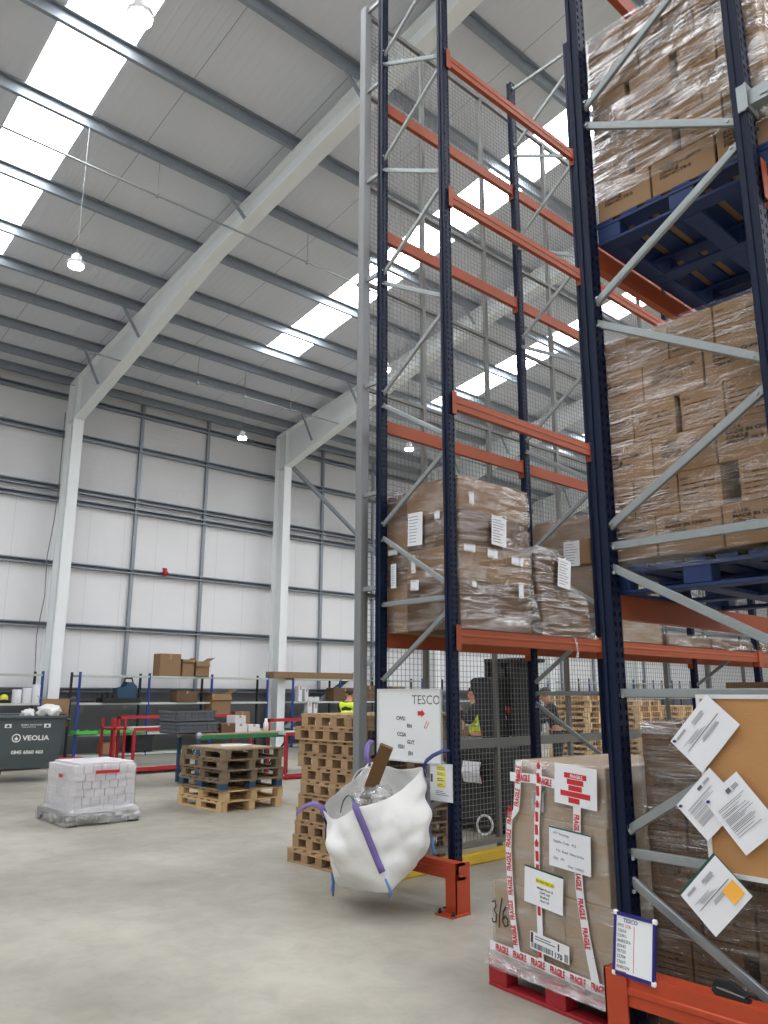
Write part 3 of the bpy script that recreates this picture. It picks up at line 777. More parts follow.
# ------------------------------------------------------------------ stretch film
from mathutils import noise as mn
def film(name, label, levels, m, amp=.006, seed=0, cap=True, loc=(0,0,0), rz=0, rad=.03, step=.06, cat='stretch film', freq=5, zz=.08):
    """wrap: levels = [(z, x0, x1, y0, y1), ...]; rings of a rounded rectangle with small random ripples"""
    Zs = []
    for a,b_ in zip(levels,levels[1:]):
        n = max(1,int(abs(b_[0]-a[0])/zz + abs(b_[1]-a[1])/zz))
        for i in range(n): t=i/n; Zs.append([a[k]+(b_[k]-a[k])*t for k in range(5)])
    Zs.append(list(levels[-1])); vs=[]; cnt=None
    for z,xa,xb,ya,yb in Zs:
        ring=[]; 
        nx=max(2,int((levels[0][2]-levels[0][1])/step)); ny=max(2,int((levels[0][4]-levels[0][3])/step))
        def arc(cx,cy,a0):
            for i in range(3): a=a0+i*PI/4; ring.append((cx+rad*math.cos(a),cy+rad*math.sin(a)))
        arc(xa+rad,ya+rad,PI)
        for i in range(1,nx): ring.append((xa+rad+(xb-xa-2*rad)*i/nx,ya))
        arc(xb-rad,ya+rad,1.5*PI)
        for i in range(1,ny): ring.append((xb,ya+rad+(yb-ya-2*rad)*i/ny))
        arc(xb-rad,yb-rad,0)
        for i in range(1,nx): ring.append((xb-rad-(xb-xa-2*rad)*i/nx,yb))
        arc(xa+rad,yb-rad,PI/2)
        for i in range(1,ny): ring.append((xa,yb-rad-(yb-ya-2*rad)*i/ny))
        cx,cy=(xa+xb)/2,(ya+yb)/2
        for x,y in ring:
            d=Vector((x-cx,y-cy)); d.normalize()
            e=abs(mn.noise(Vector((x*freq+seed,y*freq,z*freq*1.7))))*amp*1.6
            vs.append((x+d.x*e,y+d.y*e,z+mn.noise(Vector((x*3,y*3+seed,z*3)))*amp*.6))
        cnt=len(ring)
    fs=[]
    for i in range(len(Zs)-1):
        for j in range(cnt): fs.append((i*cnt+j,i*cnt+(j+1)%cnt,(i+1)*cnt+(j+1)%cnt,(i+1)*cnt+j))
    b=MB().add(vs,fs)
    if cap:
        z,xa,xb,ya,yb=Zs[-1]; o0=(len(Zs)-1)*cnt; n=len(b.v)
        inner=[]
        for k in range(cnt):
            v=vs[o0+k]; inner.append((v[0]+((xa+xb)/2-v[0])*.25,v[1]+((ya+yb)/2-v[1])*.25,z+.004+mn.noise(Vector((v[0]*4,v[1]*4,seed)))*amp))
        b.v+=inner; b.v.append(((xa+xb)/2,(ya+yb)/2,z+.004))
        for k in range(cnt):
            b.f.append([o0+k,o0+(k+1)%cnt,n+(k+1)%cnt,n+k]); b.m.append(0)
            b.f.append([n+k,n+(k+1)%cnt,n+cnt]); b.m.append(0)
    t=b.build(name,m,None,True,loc); t.rotation_euler=(0,0,rz)
    if label: tag(t,label,cat)
    return t
def label_sheet(par, x, z, w, h, y, m=None, rot=0, name='paper_label', lines=4, lm=None, t=.0012, x_face=False):
    """a stuck-on paper label with printed lines, on a -y face (or +x face)"""
    R = Matrix.Rotation(PI/2,4,'Z') if x_face else Matrix.Identity(4)
    o = MB().box(-w/2,w/2,-t,t,-h/2,h/2).build(name, m or M['paper'], par)
    o.matrix_basis = Matrix.Translation((y,x,z) if x_face else (x,y,z)) @ R @ Matrix.Rotation(rot,4,'Y')
    if lines:
        b = MB(); r = random.Random(int(w*1e4+h*1e3))
        for i in range(lines):
            zz = h*(.38-.76*i/max(1,lines-1)); L = r.uniform(.45,.8)*w
            b.cbox((-.42*w+L/2,-t-.0004,zz),(L,.0006,min(.005,h*.05)))
        b.build('print', lm or M['inkg'], o)
    return o
film('stretch_film','shiny stretch film wrapped round the middle carton load',[(2.19,-2.29,-1.245,3.565,4.17),(2.26,-2.29,-1.25,3.572,4.16),(3.47,-2.29,-1.25,3.572,4.16)],M['film'],.004,3,False)
film('stretch_film','shiny stretch film wrapped round the top carton load',[(4.30,-2.19,-1.17,3.568,4.17),(5.41,-2.185,-1.18,3.57,4.16)],M['filmtop'],.008,11,False)
film('stretch_film','tight stretch film wrapped round the floor load behind the cork board',[(.13,-2.145,-1.1,3.583,4.18),(1.475,-2.14,-1.1,3.585,4.17)],M['filmh'],.003,17,True)
# things lying on the floor load
carton('open pale carton on top of the floor load behind the near upright',None,-1.98,-1.90,4.0,4.12,1.48,1.62,M['cardlight'],name='small_box',cat='box')
carton('flat brown cardboard sheet standing on the floor load beside the cork board',None,-1.95,-1.70,4.18,4.2,1.48,1.66,M['card'],name='cardboard_sheet',cat='cardboard')
# ------------------------------------------------------------------ loads on the left rack
gA = 'cartons of the big wrapped load on the left rack'
k = 0
for i,(za,zb) in enumerate(((2.124,2.55),(2.552,2.85),(2.852,3.15),(3.152,3.45))):
    row = ('bottom','second','third','top')[i]
    for j,(xa,xb) in enumerate(((-5.42,-5.12),(-5.118,-4.475))):
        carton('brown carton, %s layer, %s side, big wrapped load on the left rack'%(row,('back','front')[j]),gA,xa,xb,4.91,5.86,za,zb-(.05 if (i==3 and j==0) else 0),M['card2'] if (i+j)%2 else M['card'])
fA = film('stretch_film','crinkled stretch film round the big load on the left rack',[(2.125,-5.47,-4.38,4.865,6.0),(2.30,-5.45,-4.43,4.875,5.93),(2.6,-5.44,-4.455,4.885,5.89),(3.44,-5.44,-4.46,4.89,5.88)],M['filmloose'],.014,5,True,freq=6)
for x,z,w,h,rot in ((-4.975,3.035,.185,.30,.03),(-4.70,3.12,.06,.07,0),(-4.985,2.53,.10,.09,.05),(-5.26,2.64,.07,.22,0),(-5.27,2.86,.12,.05,0),(-5.0,2.72,.05,.16,0),(-4.80,2.62,.09,.07,0)):
    label_sheet(fA,x,z,w,h,4.872,rot=rot,lines=9 if h>.2 else 2)
for y,z,w,h,rot in ((5.375,3.0,.20,.26,.05),(4.98,2.805,.14,.06,0),(5.28,2.79,.13,.07,.05),(5.62,2.76,.16,.07,.05),(5.03,2.50,.05,.05,0),(5.66,2.5,.06,.14,0),(5.02,3.25,.06,.10,0)):
    label_sheet(fA,y,z,w,h,-4.425,rot=rot,lines=9 if h>.2 else 2,x_face=True)
gB = 'cartons of the loose wrapped load on the left rack'
carton('large pale carton behind the loose load, beyond the second upright, lower layer',gB,-5.40,-4.50,7.13,8.2,2.13,2.80,M['card'])
carton('large pale carton behind the loose load, beyond the second upright, upper layer',gB,-5.40,-4.50,7.13,8.2,2.802,3.46,M['card'])
carton('dark brown carton low at the front of the loose wrapped load',gB,-4.70,-4.47,6.02,6.78,2.13,2.50,M['card2'])
carton('dark brown carton standing on the low front one of the loose wrapped load',gB,-4.71,-4.48,5.96,6.42,2.502,2.86,M['card2'])
fB = film('stretch_film','bunched shiny film round the front of the loose load on the left rack',[(2.125,-4.74,-4.41,5.97,6.85),(2.2,-4.73,-4.44,6.0,6.8),(2.5,-4.73,-4.455,5.98,6.74),(2.62,-4.73,-4.46,5.95,6.48),(2.87,-4.73,-4.465,5.95,6.44)],M['filmtop'],.03,21,True,freq=9,step=.04,zz=.04)
label_sheet(fB,6.33,2.72,.20,.28,-4.425,rot=.12,lines=9,x_face=True)
fB2 = film('stretch_film','tight film round the large pale cartons beyond the second upright',[(2.13,-5.42,-4.48,7.11,8.22),(3.47,-5.42,-4.48,7.11,8.22)],M['filmclear'],.004,22,True)
label_sheet(fB2,-4.86,3.06,.20,.27,7.103,rot=.03,lines=8)
bx = MB().box(0,.12,-.03,.0,0,.27,.004).build('side_box',M['card'],fB2); bx.location=(-4.74,7.105,2.93)
t = MB().ribbon([(-4.455,6.5,2.13),(-4.44,6.5,2.05),(-4.445,6.52,1.98),(-4.44,6.49,1.93)],.03,.002,(1,0,0)).build('film_tail',M['filmw'],fB)
t = MB().tube([(-4.425,5.80,3.38),(-4.42,5.74,3.15),(-4.425,5.66,2.85),(-4.42,5.64,2.7)],.006,6).build('film_tail',M['filmw'],fA)
gC = 'flat packs on the first level of the left rack'
for i,(ya,yb) in enumerate(((8.35,9.4),(9.45,10.5),(10.75,11.8),(11.85,12.9))):
    lab = '%s flat brown pack from the left, wrapped in film on the orange beams'%ORD[i]
    carton(lab,gC,-5.40,-4.52,ya,yb,2.13,2.255,M['card2'],name='flat_pack',cat='flat pack')
    film('stretch_film','bunched film over the %s flat pack from the left on the orange beams'%ORD[i],[(2.125,-5.44,-4.44,ya-.03,yb+.03),(2.18,-5.43,-4.47,ya-.02,yb+.02),(2.27,-5.42,-4.5,ya-.01,yb+.01)],M['filmloose'],.035,31+i,True,freq=8,step=.05,zz=.03)

# ------------------------------------------------------------------ the load marked FRAGILE
FA = math.radians(-6); FO = Vector((-3.27,3.76,0)); FR = Matrix.Translation(FO) @ Matrix.Rotation(FA,4,'Z')
def fw(u,v,z): return tuple(FR @ Vector((u,v,z)))
pr = make_pallet('pallet','red painted pallet under the load taped FRAGILE',.99,1.15,.142,M['palletred'],M['palletred'],M['palletred']); pr.location = FO; pr.rotation_euler=(0,0,FA)
gF = 'cartons of the load taped FRAGILE'
for lab,(u0,u1,v0,v1,z0,z1) in (('wide bottom carton marked 3/6 on the red pallet',(.03,.56,.03,.98,.143,.555)),('brown carton at the lower right of the load taped FRAGILE',(.562,.885,.03,.98,.143,.555)),
  ('middle brown carton of the load taped FRAGILE',(.155,.862,.035,.95,.556,.93)),('top brown carton of the load taped FRAGILE',(.225,.868,.04,.95,.931,1.225))):
    carton(lab,gF,u0,u1,v0,v1,z0,z1,M['cardlight'],rz=FA,loc=fw(u0,v0,z0))
ff = film('stretch_film','clear film, white labels and red FRAGILE tape round the load on the red pallet',[(.10,-.005,.92,-.012,1.02),(.15,.015,.895,.015,.99),(.55,.018,.893,.018,.985),(.575,.14,.872,.02,.96),(.925,.143,.87,.024,.956),(.95,.213,.875,.026,.955),(1.228,.214,.874,.03,.955)],M['filmclear'],.004,41,True,loc=FO,rz=FA)
yv = lambda z: .010 if z > .3 else .004
def tape(pts, w, seg, sx=1.0, m=M['redink'], txt='FRAGILE', h=.033, up=True):
    """printed tape along the front of the load; pts in (u, z)"""
    o = MB().ribbon([(u,yv(z)-.004,z) for u,z in pts], w, .001, (0,-1,0), (1,0,0) if up else (0,0,1)).build('fragile_tape', M['paper'], ff)
    # lettering spaced along the line
    L = 0; P = [Vector((u,z)) for u,z in pts]
    tot = sum((b-a).length for a,b in zip(P,P[1:])); s = seg*.35
    while s < tot-.06:
        q = s
        for a,b in zip(P,P[1:]):
            d = (b-a).length
            if q <= d: break
            q -= d
        c = a+(b-a)*(q/d); ang = math.atan2((b-a).y,(b-a).x)
        y = yv(c.y)-.0062
        n = Vector((-math.sin(ang),math.cos(ang)))
        p = c-n*h*.5
        if txt: text('lettering',txt,h,(p.x,y,p.y),'-y',m,o,ang,.0016,'LEFT',.56)
        s += seg
    return o
tape([(.235,.21),(.20,.40),(.19,.57),(.185,.75),(.20,.90),(.255,.955),(.27,1.05),(.29,1.222)],.045,.125)
tape([(.70,1.03),(.685,.80),(.69,.60),(.72,.40),(.77,.20)],.05,.135)
t3 = tape([(.41,.20),(.405,.5),(.40,.7),(.41,.90),(.43,1.05),(.445,1.222)],.038,.12,txt=None)
b = MB()
for i in range(15):
    z = .26+i*.068; u = .405+(max(0,z-.85))*.1
    if i%3 == 2: b.prism([(u-.012,z-.02),(u+.012,z-.02),(u+.012,z-.005),(u+.018,z-.005),(u,z+.022),(u-.018,z-.005),(u-.012,z-.005)],yv(z)-.0066,yv(z)-.0058,'y')
    else: b.box(u-.011,u+.011,yv(z)-.0066,yv(z)-.0058,z-.026,z+.026)
b.build('red_marks',M['redink'],t3)
tape([(.885,.185),(.60,.19),(.40,.20),(.20,.205),(.02,.21)][::-1],.05,.135,up=False,h=.034)
tape([(.215,1.135),(.40,1.137),(.585,1.12)],.05,.16,up=False,h=.034)
q = label_sheet(ff,.70,1.125,.285,.205,.001,rot=.06,lines=0,t=.0015); q['label']='white label with bold red lettering'
b = MB()
for i,(a,c) in enumerate(((-.075,.075),(-.055,.055),(-.045,.045),(-.10,.10),(-.045,.03))): b.box(a,c,-.0026,-.0018,.062-.031*i-.027,.062-.031*i)
b.build('red_bars',M['redink'],q)
text('lettering','FRAGILE',.016,(-.035,-.0029,.04),'-y',M['paper'],q,0,.0005)
q = label_sheet(ff,.64,.80,.28,.20,.001,rot=.05,lines=0,t=.0015)
for s,x,z,h in (('ATT: Receiving',-.11,.065,.012),('Supplier Code:   915',-.11,.025,.013),('P.O:  Brand - Name & Part',-.09,-.02,.012),('Qty:  191',-.11,-.06,.014),('Date:  13/09/21',-.01,-.085,.012)):
    text('writing',s,h,(x,-.0022,z),'-y',M['inkg'],q,-.03)
MB().box(-.14,.14,-.0024,-.0016,.092,.10).build('green_edge',M['greenfile'],q)
q = label_sheet(ff,.445,.575,.275,.185,.000,rot=.08,lines=0,t=.0015); q['label']='white label with yellow highlighted line'
MB().box(-.055,.075,-.0022,-.0016,.022,.048).build('highlight',M['yellow'],q)
for s,x,z in (('FEDERATED LTD',-.05,.029),('Wicker Road 18',-.045,-.005),('12345 unit',-.025,-.025),('Bradford',-.02,-.045),('Area 119',-.02,-.065)): text('writing',s,.012,(x,-.0026,z),'-y',M['ink'],q)
MB().box(-.138,.138,-.0024,-.0016,.088,.097).build('green_edge',M['greenfile'],q)
q = label_sheet(ff,.475,.30,.27,.085,-.003,rot=.07,lines=0,t=.0015); q['label']='shipping label with barcode and number 170'
b = MB(); r = random.Random(9)
x=-.125
while x<.02: w=r.uniform(.002,.007); b.box(x,x+w,-.0024,-.0016,-.035,-.008); x+=w+r.uniform(.002,.006)
b.box(-.13,-.115,-.0024,-.0016,-.01,.04); b.box(.06,.068,-.0024,-.0016,.0,.035)
for i in range(2): b.box(-.1,.04-.03*i,-.0024,-.0016,.012+.012*i,.016+.012*i)
for i in range(5): b.box(.105+i*.005,.107+i*.005,-.0024,-.0016,-.038,.0)
b.build('barcode',M['ink'],q); text('writing','170',.026,(.035,-.0024,-.037),'-y',M['ink'],q,0,.0008)
q = label_sheet(ff,.415,1.02,.085,.11,.014,m=M['filmw'],rot=.06,lines=0); q = MB().box(-.03,.03,-.002,-.001,-.045,.045).build('folded_note',M['galvgrey'],q)
# marker writing on the bottom carton
b = MB(); w = .009
def mk(pts): b.ribbon([(u,.0095,z) for u,z in pts],w,.0008,(0,-1,0))
mk([(.035,.435),(.06,.445),(.068,.42),(.05,.395),(.07,.375),(.065,.335),(.04,.33),(.033,.35)])
mk([(.118,.47),(.105,.42),(.093,.37),(.088,.31)])
mk([(.148,.43),(.125,.40),(.118,.35),(.135,.325),(.158,.335),(.16,.365),(.14,.38),(.12,.36)])
b.build('marker_writing',M['ink'],ff)
film('stretch_film','loose white film bunched along the bottom of the load on the red pallet',[(.112,-.01,.93,-.03,.35),(.128,0,.92,-.02,.34),(.145,.0,.91,-.005,.33),(.19,.008,.90,.004,.32)],M['filmw'],.022,43,False,loc=FO,rz=FA,freq=9,step=.035,zz=.02)

# ------------------------------------------------------------------ white cartons on the low wrapped pallet
wp = thing('pallet','black low pallet under the white cartons, wrapped in clear film','pallet',(-11.16,3.985,0))
MB().box(0,1.06,0,.92,.11,.135,.004).build('deck',M['charcoal'],wp)
for x in (.0,.47,.94):
    for y in (.0,.4,.80): MB().box(x,x+.12,y,y+.12,0,.11,.008).build('foot',M['charcoal'],wp)
gW = 'white cartons on the low wrapped pallet'
rr = random.Random(4)
hz = .092; X0,X1,Y0_,Y1_ = -11.10,-10.19,4.06,4.86
for i in range(6):
    nx = 6 if i%2 else 5; ny = 7 if i%2 else 6
    z = .137+i*(hz+.002)
    dx=(X1-X0)/nx; dy=(Y1_-Y0_)/ny
    row = 'bottom row' if i==0 else 'top row' if i==5 else ORD[i]+' row up'
    for j in range(ny):      # the long face, towards the camera's right
        carton('white carton, %s from near corner, %s, right face of the wrapped pallet'%(ORD[j],row),gW,X1-.2,X1-rr.uniform(0,.012),Y0_+j*dy+.003,Y0_+(j+1)*dy-.003,z,z+hz,M['whitecarton'],name='white_carton',ch=.003)
    for j in range(nx-1):
        carton('white carton, %s from far edge, %s, left face of the wrapped pallet'%(ORD[j],row),gW,X0+j*(X1-.2-X0)/(nx-1)+.003,X0+(j+1)*(X1-.2-X0)/(nx-1)-.003,Y0_+rr.uniform(0,.01),Y0_+.2,z,z+hz,M['whitecarton'],name='white_carton',ch=.003)
for i in range(4):
    for j in range(4):
        carton('white carton in the low raised top layer, %s from near edge, %s from left'%(ORD[i],ORD[j]),gW,X0+.06+j*.205,X0+.06+(j+1)*.205-.004,Y0_+.06+i*.18,Y0_+.06+(i+1)*.18-.004,.137+6*(hz+.002)-.09+.09,.137+6*(hz+.002)+.03,M['whitecarton'],name='white_carton',ch=.003)
fW = film('stretch_film','milky film round the white cartons on the low pallet',[(.03,-11.18,-10.08,3.965,4.925),(.15,-11.17,-10.09,3.975,4.915),(.20,-11.12,-10.17,4.04,4.88),(.69,-11.115,-10.178,4.045,4.872),(.735,-11.04,-10.25,4.11,4.80)],M['filmthin'],.008,51,True,freq=7)
film('stretch_film','bunched shiny film round the black base of the white carton pallet',[(.02,-11.175,-10.075,3.96,4.93),(.10,-11.17,-10.08,3.965,4.92),(.17,-11.14,-10.13,4.0,4.89),(.20,-11.12,-10.16,4.03,4.88)],M['filmw'],.02,57,False,freq=9,step=.04,zz=.03)
b = MB().box(-10.155,-10.150,4.31,4.62,.60,.64); b.build('red_strip',M['redink'],fW)
b = MB().box(-10.62,-10.50,4.022,4.027,.55,.59); b.build('red_strip',M['redink'],fW)

# ------------------------------------------------------------------ shelving along the wall
def shelving(label, ys, X=-20.2, D=.6, levels=(.07,.57,1.34,2.03), dark_back=True, hgt=2.1):
    t = thing('shelving_unit', label, 'shelving', (X,ys[0],0))
    p0 = None; q0 = None
    for y in ys:
        if p0 is None:
            p0 = MB().box(-.05,0,-.028,.028,0,hgt,.004).build('post',M['shelfblue'],t); q0 = MB().box(-D,-D+.05,-.028,.028,0,hgt,.004).build('post',M['charcoal'],t); o,q=p0,q0
        else:
            o,q = p0.copy(),q0.copy(); COL.objects.link(o); COL.objects.link(q)
        for k in (o,q): k.parent=t; k.location=(0,y-ys[0],0)
    for a,c in zip(ys,ys[1:]):
        for z in levels:
            s = MB().box(-D,.004,a-ys[0]+.03,c-ys[0]-.03,z-.02,z,.003); s.box(.004,.012,a-ys[0]+.02,c-ys[0]-.02,z-.05,z); s.box(-D,-D+.01,a-ys[0]+.02,c-ys[0]-.02,z-.05,z)
            s.build('shelf',M['shelf'],t)
    return t
shelving('wall shelving at the far left behind the dark grey bin',[3.3,5.2,7.06])
shelving('long wall shelving between the two nearest white columns',[7.98,9.85,11.74,13.62])
shelving('wall shelving right of the second column, behind the tall pallet stack',[14.55,16.4,18.25,20.1])
shelving('far wall shelving with blue posts seen through the mesh screen',[21.7,23.6,25.5,27.4])
shelving('farthest wall shelving with blue posts seen beside the near upright',[28.6,30.4,32.2,34.0,35.8,37.6,39.4],levels=(.07,.7,1.4,2.1),hgt=2.25)
XS = -20.4
def box(label, x, y, z, sx, sy, sz, m, name='cardboard_box', cat='box', rz=0, group=None, flaps=0, tape=False):
    """a carton with visible tape seam; flaps: opened top flaps"""
    t = thing(name, label, cat, (x,y,z), rz, group)
    b = MB()
    if flaps:
        w=.008
        b.box(-sx/2,sx/2,-sy/2,sy/2,0,w).box(-sx/2,-sx/2+w,-sy/2,sy/2,0,sz).box(sx/2-w,sx/2,-sy/2,sy/2,0,sz).box(-sx/2,sx/2,-sy/2,-sy/2+w,0,sz).box(-sx/2,sx/2,sy/2-w,sy/2,0,sz)
        b.build('body',m,t)
        for s,u in ((1,'y'),(-1,'y')):
            f = MB().prism([(s*sy/2,sz),(s*(sy/2+flaps*.8),sz+flaps*(.5 if s>0 else .2)),(s*(sy/2+flaps*.8),sz+flaps*(.5 if s>0 else .2)+.006),(s*sy/2,sz+.006)],-sx/2,sx/2,'x'); f.build('flap',m,t)
        f = MB().prism([(sx/2,sz),(sx/2+.04,sz-flaps*.7),(sx/2+.046,sz-flaps*.7),(sx/2+.006,sz)],-sy/2,sy/2,'y'); f.build('flap',m,t)
    else:
        b.box(-sx/2,sx/2,-sy/2,sy/2,0,sz,.005).build('body',m,t)
        MB().box(-sx/2-.001,sx/2+.001,-.025,.025,sz*.75,sz+.001).build('tape',M['cardlight'],t)
    return t
g='cartons on top of the long wall shelving'
box('tall brown carton on top of the long shelving, leftmost of the group',XS,10.42,2.03,.4,.62,.60,M['card'],group=g)
box('brown carton in the middle of the group on top of the long shelving',XS+.05,10.95,2.03,.35,.36,.46,M['card'],group=g,flaps=.1)
box('open brown carton with spread flaps at the right on top of the long shelving',XS+.05,11.38,2.03,.4,.42,.42,M['card'],group=g,flaps=.2)
box('brown carton on the second shelf beside the blue post of the long shelving',XS+.05,10.95,1.34,.4,.62,.30,M['card2'])
box('tall open brown carton with raised flap on the long shelving near the second column',XS+.1,12.0,.95,.4,.62,.62,M['card'],flaps=.25)
box('brown carton beside the open one on the long shelving, nearer the second column',XS+.05,12.75,.57,.4,.5,.5,M['card'])
box('small brown carton on the bottom shelf of the long shelving',XS+.15,8.85,.07,.4,.42,.28,M['card'])
o=box('long flat brown carton lying on top of the shelving right of the second column',XS,15.35,2.03,.45,3.1,.19,M['card'])
g='white rolls on the left shelving'
for i,(y,h) in enumerate(((6.55,.32),(6.78,.36),(7.0,.44))):
    tag(MB().lathe((XS+.1,y-.03,1.34),[(.10,0),(.105,.01),(.105,h-.01),(.1,h),(.035,h),(.035,h-.02)],20).build('paper_roll',M['paper'],None,True),'white roll standing on the left shelving, %s'%('shortest, on the left','middle height, in the middle','tallest, on the right')[i],'roll',g)
t=thing('tape_dispenser','yellow and black tape dispenser on the left wall shelf','tape dispenser',(XS+.1,6.27,1.34))
MB().prism([(-.12,0),(.12,0),(.12,.05),(-.02,.09),(-.12,.07)],-.04,.04,'x').build('base',M['black'],t); MB().lathe((-.03,-.03,.12),[(.085,0),(.085,.06)],18,'x').build('roll',M['yellow'],t,True)
g='green trays on the long shelving'
for i,y in enumerate((8.22,8.9,9.5)):
    b=MB(); b.box(-.2,.2,-.28,.28,0,.01)
    for a in ((-.2,-.19,-.28,.28),(.19,.2,-.28,.28),(-.2,.2,-.28,-.27),(-.2,.2,.27,.28)): b.box(*a,0,.09)
    t=thing('parts_tray','bright green tray on the lower shelf, %s of three in a row'%('leftmost','middle','rightmost')[i],'tray',(XS+.12,y,.57),0,g)
    b.build('tray',M['trayg'],t)
    r=random.Random(i)
    for k in range(4): MB().cbox((r.uniform(-.12,.12),-.2+.12*k,.05),(.09,.08,r.uniform(.08,.16)),.01).build('part_piece',M['charcoal'] if k%2 else M['galvgrey'],t)
t=thing('power_tool_case','dark navy tool machine with handle on the upper long shelf','tool machine',(XS+.1,9.05,1.34))
MB().box(-.2,.2,-.5,.55,0,.12,.01).build('base',M['black'],t)
MB().prism([(-.1,.12),(.42,.12),(.42,.42),(.3,.52),(.18,.52),(.1,.4),(-.1,.36)],-.16,.16,'x').build('body',M['woodblue'],t)
MB().tube([(0,.12,.5),(0,.16,.62),(0,.34,.62),(0,.38,.5)],.02,8).build('handle',M['black'],t,True)
for i in range(3): MB().cbox((.1,-.42+.14*i,.17),(.14,.11,.1),.01).build('tool_block',M['charcoal'],t)
g='small tools on the upper long shelf'
for i,y in enumerate((7.98+.15,8.3,8.55)):
    t=thing('hand_tool','small dark hand tool on the upper long shelf, %s of three'%('leftmost','middle','rightmost')[i],'tool',(XS+.1,y,1.34),.3*i,g)
    MB().cbox((0,0,.03),(.06,.16,.05),.012).build('body',M['charcoal'],t); MB().tube([(0,.08,.03),(0,.17,.04)],.014,8).build('handle',M['rubber'],t,True)
t=thing('storage_crate','black plastic crate on the floor shelf below the green trays','crate',(XS,9.75,.09))
MB().box(-.25,.2,-.3,.3,0,.42,.01).box(-.27,.22,-.32,.32,.38,.42).build('body',M['black'],t); MB().box(.2,.206,-.2,.2,.2,.26).build('handle_slot',M['charcoal'],t)
g='white tubes and boxes on the right shelving'
for i,(y,z,sy,h) in enumerate(((14.78,1.34,.14,.46),(15.02,1.34,.12,.38),(15.3,1.34,.42,.14),(15.15,.72,.16,.62),(15.38,.72,.14,.55))):
    lab=('white upright carton on the upper right shelf, tallest','white upright carton on the upper right shelf, second from left','low white carton on the upper right shelf','tall white carton below the upper right shelf, left of a pair','tall white carton below the upper right shelf, right of a pair')[i]
    o=box(lab,XS+.15,y,z,.2,sy,h,M['whitecarton'],'white_box','box',0,g)
for i,(y,sy,h) in enumerate(((16.55,.95,.42),(17.6,.55,.5),(18.9,.6,.48))):
    box('brown carton on the upper right shelving, %s'%('left of the blue post','right of the blue post','seen right of the grey screen post')[i],XS,y+.05,1.34,.4,sy,h,M['card2'] if i<2 else M['card'])
t=thing('work_table','long dark bench with clutter under the right shelving','bench',(-19.6,14.7,0))
MB().box(-.3,.3,0,4.5,.66,.72,.006).build('tabletop',M['shelf'],t)
for y in (.1,4.4): MB().box(-.28,-.22,y-.03,y+.03,0,.66).build('leg',M['charcoal'],t); MB().box(.22,.28,y-.03,y+.03,0,.66).build('leg',M['charcoal'],t)
# wheelie bin
t=thing('waste_bin','large dark grey wheeled waste bin with white lettering at the left','waste bin',(-15.52,5.27,0),math.radians(71.0))
W=1.22; D=.95   # local: x across the front, front face looks to -y
t.rotation_euler.z = math.atan2(5.27,-15.52)-PI/2+PI    # front looks back towards the photographer
t.rotation_euler.z = math.radians(70.8)
b=MB(); 
vs=[]
for z,wx,y0,y1 in ((.24,.52,.06,.86),(.5,.55,.03,.9),(1.12,.61,0,.95)):
    vs+=[(-wx,y0,z),(wx,y0,z),(wx,y1,z),(-wx,y1,z)]
fs=[(3,2,1,0),(8,9,10,11)]
for k in (0,4):
    for j in range(4): fs.append((k+j,k+(j+1)%4,k+4+(j+1)%4,k+4+j))
b.add(vs,fs)
for x in (-.36,0,.36): b.prism([(.9,1.0),(.94,1.0),(.88,.3),(.84,.3)],x-.03,x+.03,'x') if False else None
b.build('body',M['bin'],t)
MB().box(-.645,.645,-.035,.985,1.12,1.17,.01).build('rim',M['bin'],t)
MB().prism([(.5,1.17),(1.0,1.17),(1.0,1.20),(.5,1.195)],-.63,.63,'x').build('lid',M['bin'],t)
for sx in (-1,1):
    MB().tube([(sx*.64,.45,1.08),(sx*.70,.45,1.08)],.03,10).build('lifting_pin',M['bin'],t)
for sx in (-.46,.46):
    for y in (.12,.78):
        w_=MB().lathe((sx-.025,y,.09),[(.07,0),(.09,.008),(.09,.042),(.07,.05)],18,'x').build('wheel',M['rubber'],t,True)
        MB().box(sx-.04,sx+.04,y-.05,y+.05,.17,.25,.006).prism([(y-.04,.2),(y+.04,.2),(y+.015,.08),(y-.015,.08)],sx-.034,sx-.028,'x').prism([(y-.04,.2),(y+.04,.2),(y+.015,.08),(y-.015,.08)],sx+.028,sx+.034,'x').build('castor_fork',M['galv'],w_)
sl=math.atan2(.03,.62); Rb=Matrix.Rotation(sl,4,'X') @ Euler((PI/2,0,0)).to_matrix().to_4x4()
yb=lambda z:(.03-(z-.5)*.03/.62 if z>.5 else .06-(z-.24)*.03/.26)-.003
text('lettering','VEOLIA',.085,(-.10,yb(.78),.74),Rb,M['whiteplastic'],t,0,.003,'LEFT',1.1)
text('lettering','0845 6060 460',.062,(-.27,yb(.5),.50),Rb,M['whiteplastic'],t,0,.002,'LEFT',1.0)
text('lettering','GENERAL WASTE ONLY',.026,(-.15,yb(1.0),1.0),Rb,M['whiteplastic'],t,0,.0005,'LEFT',.9)
text('lettering','PLEASE CLOSE THE LID',.018,(-.13,yb(.97),.965),Rb,M['whiteplastic'],t,0,.0003,'LEFT',.9)
n=28; ring=[]
b=MB(); vs=[]; fs=[]
for i in range(n):
    a=2*PI*i/n
    for r_ in (.075,.058): vs.append((-.205+r_*math.cos(a),yb(.78)-.001,.78+r_*math.sin(a)))
    for r_ in (.075,.058): vs.append((-.205+r_*math.cos(a),yb(.78)+.003,.78+r_*math.sin(a)))
for i in range(n):
    j=(i+1)%n; fs.append((i*4,i*4+1,j*4+1,j*4)); fs.append((i*4+2,j*4+2,j*4+3,i*4+3)); fs.append((i*4,j*4,j*4+2,i*4+2)); fs.append((i*4+1,i*4+3,j*4+3,j*4+1))
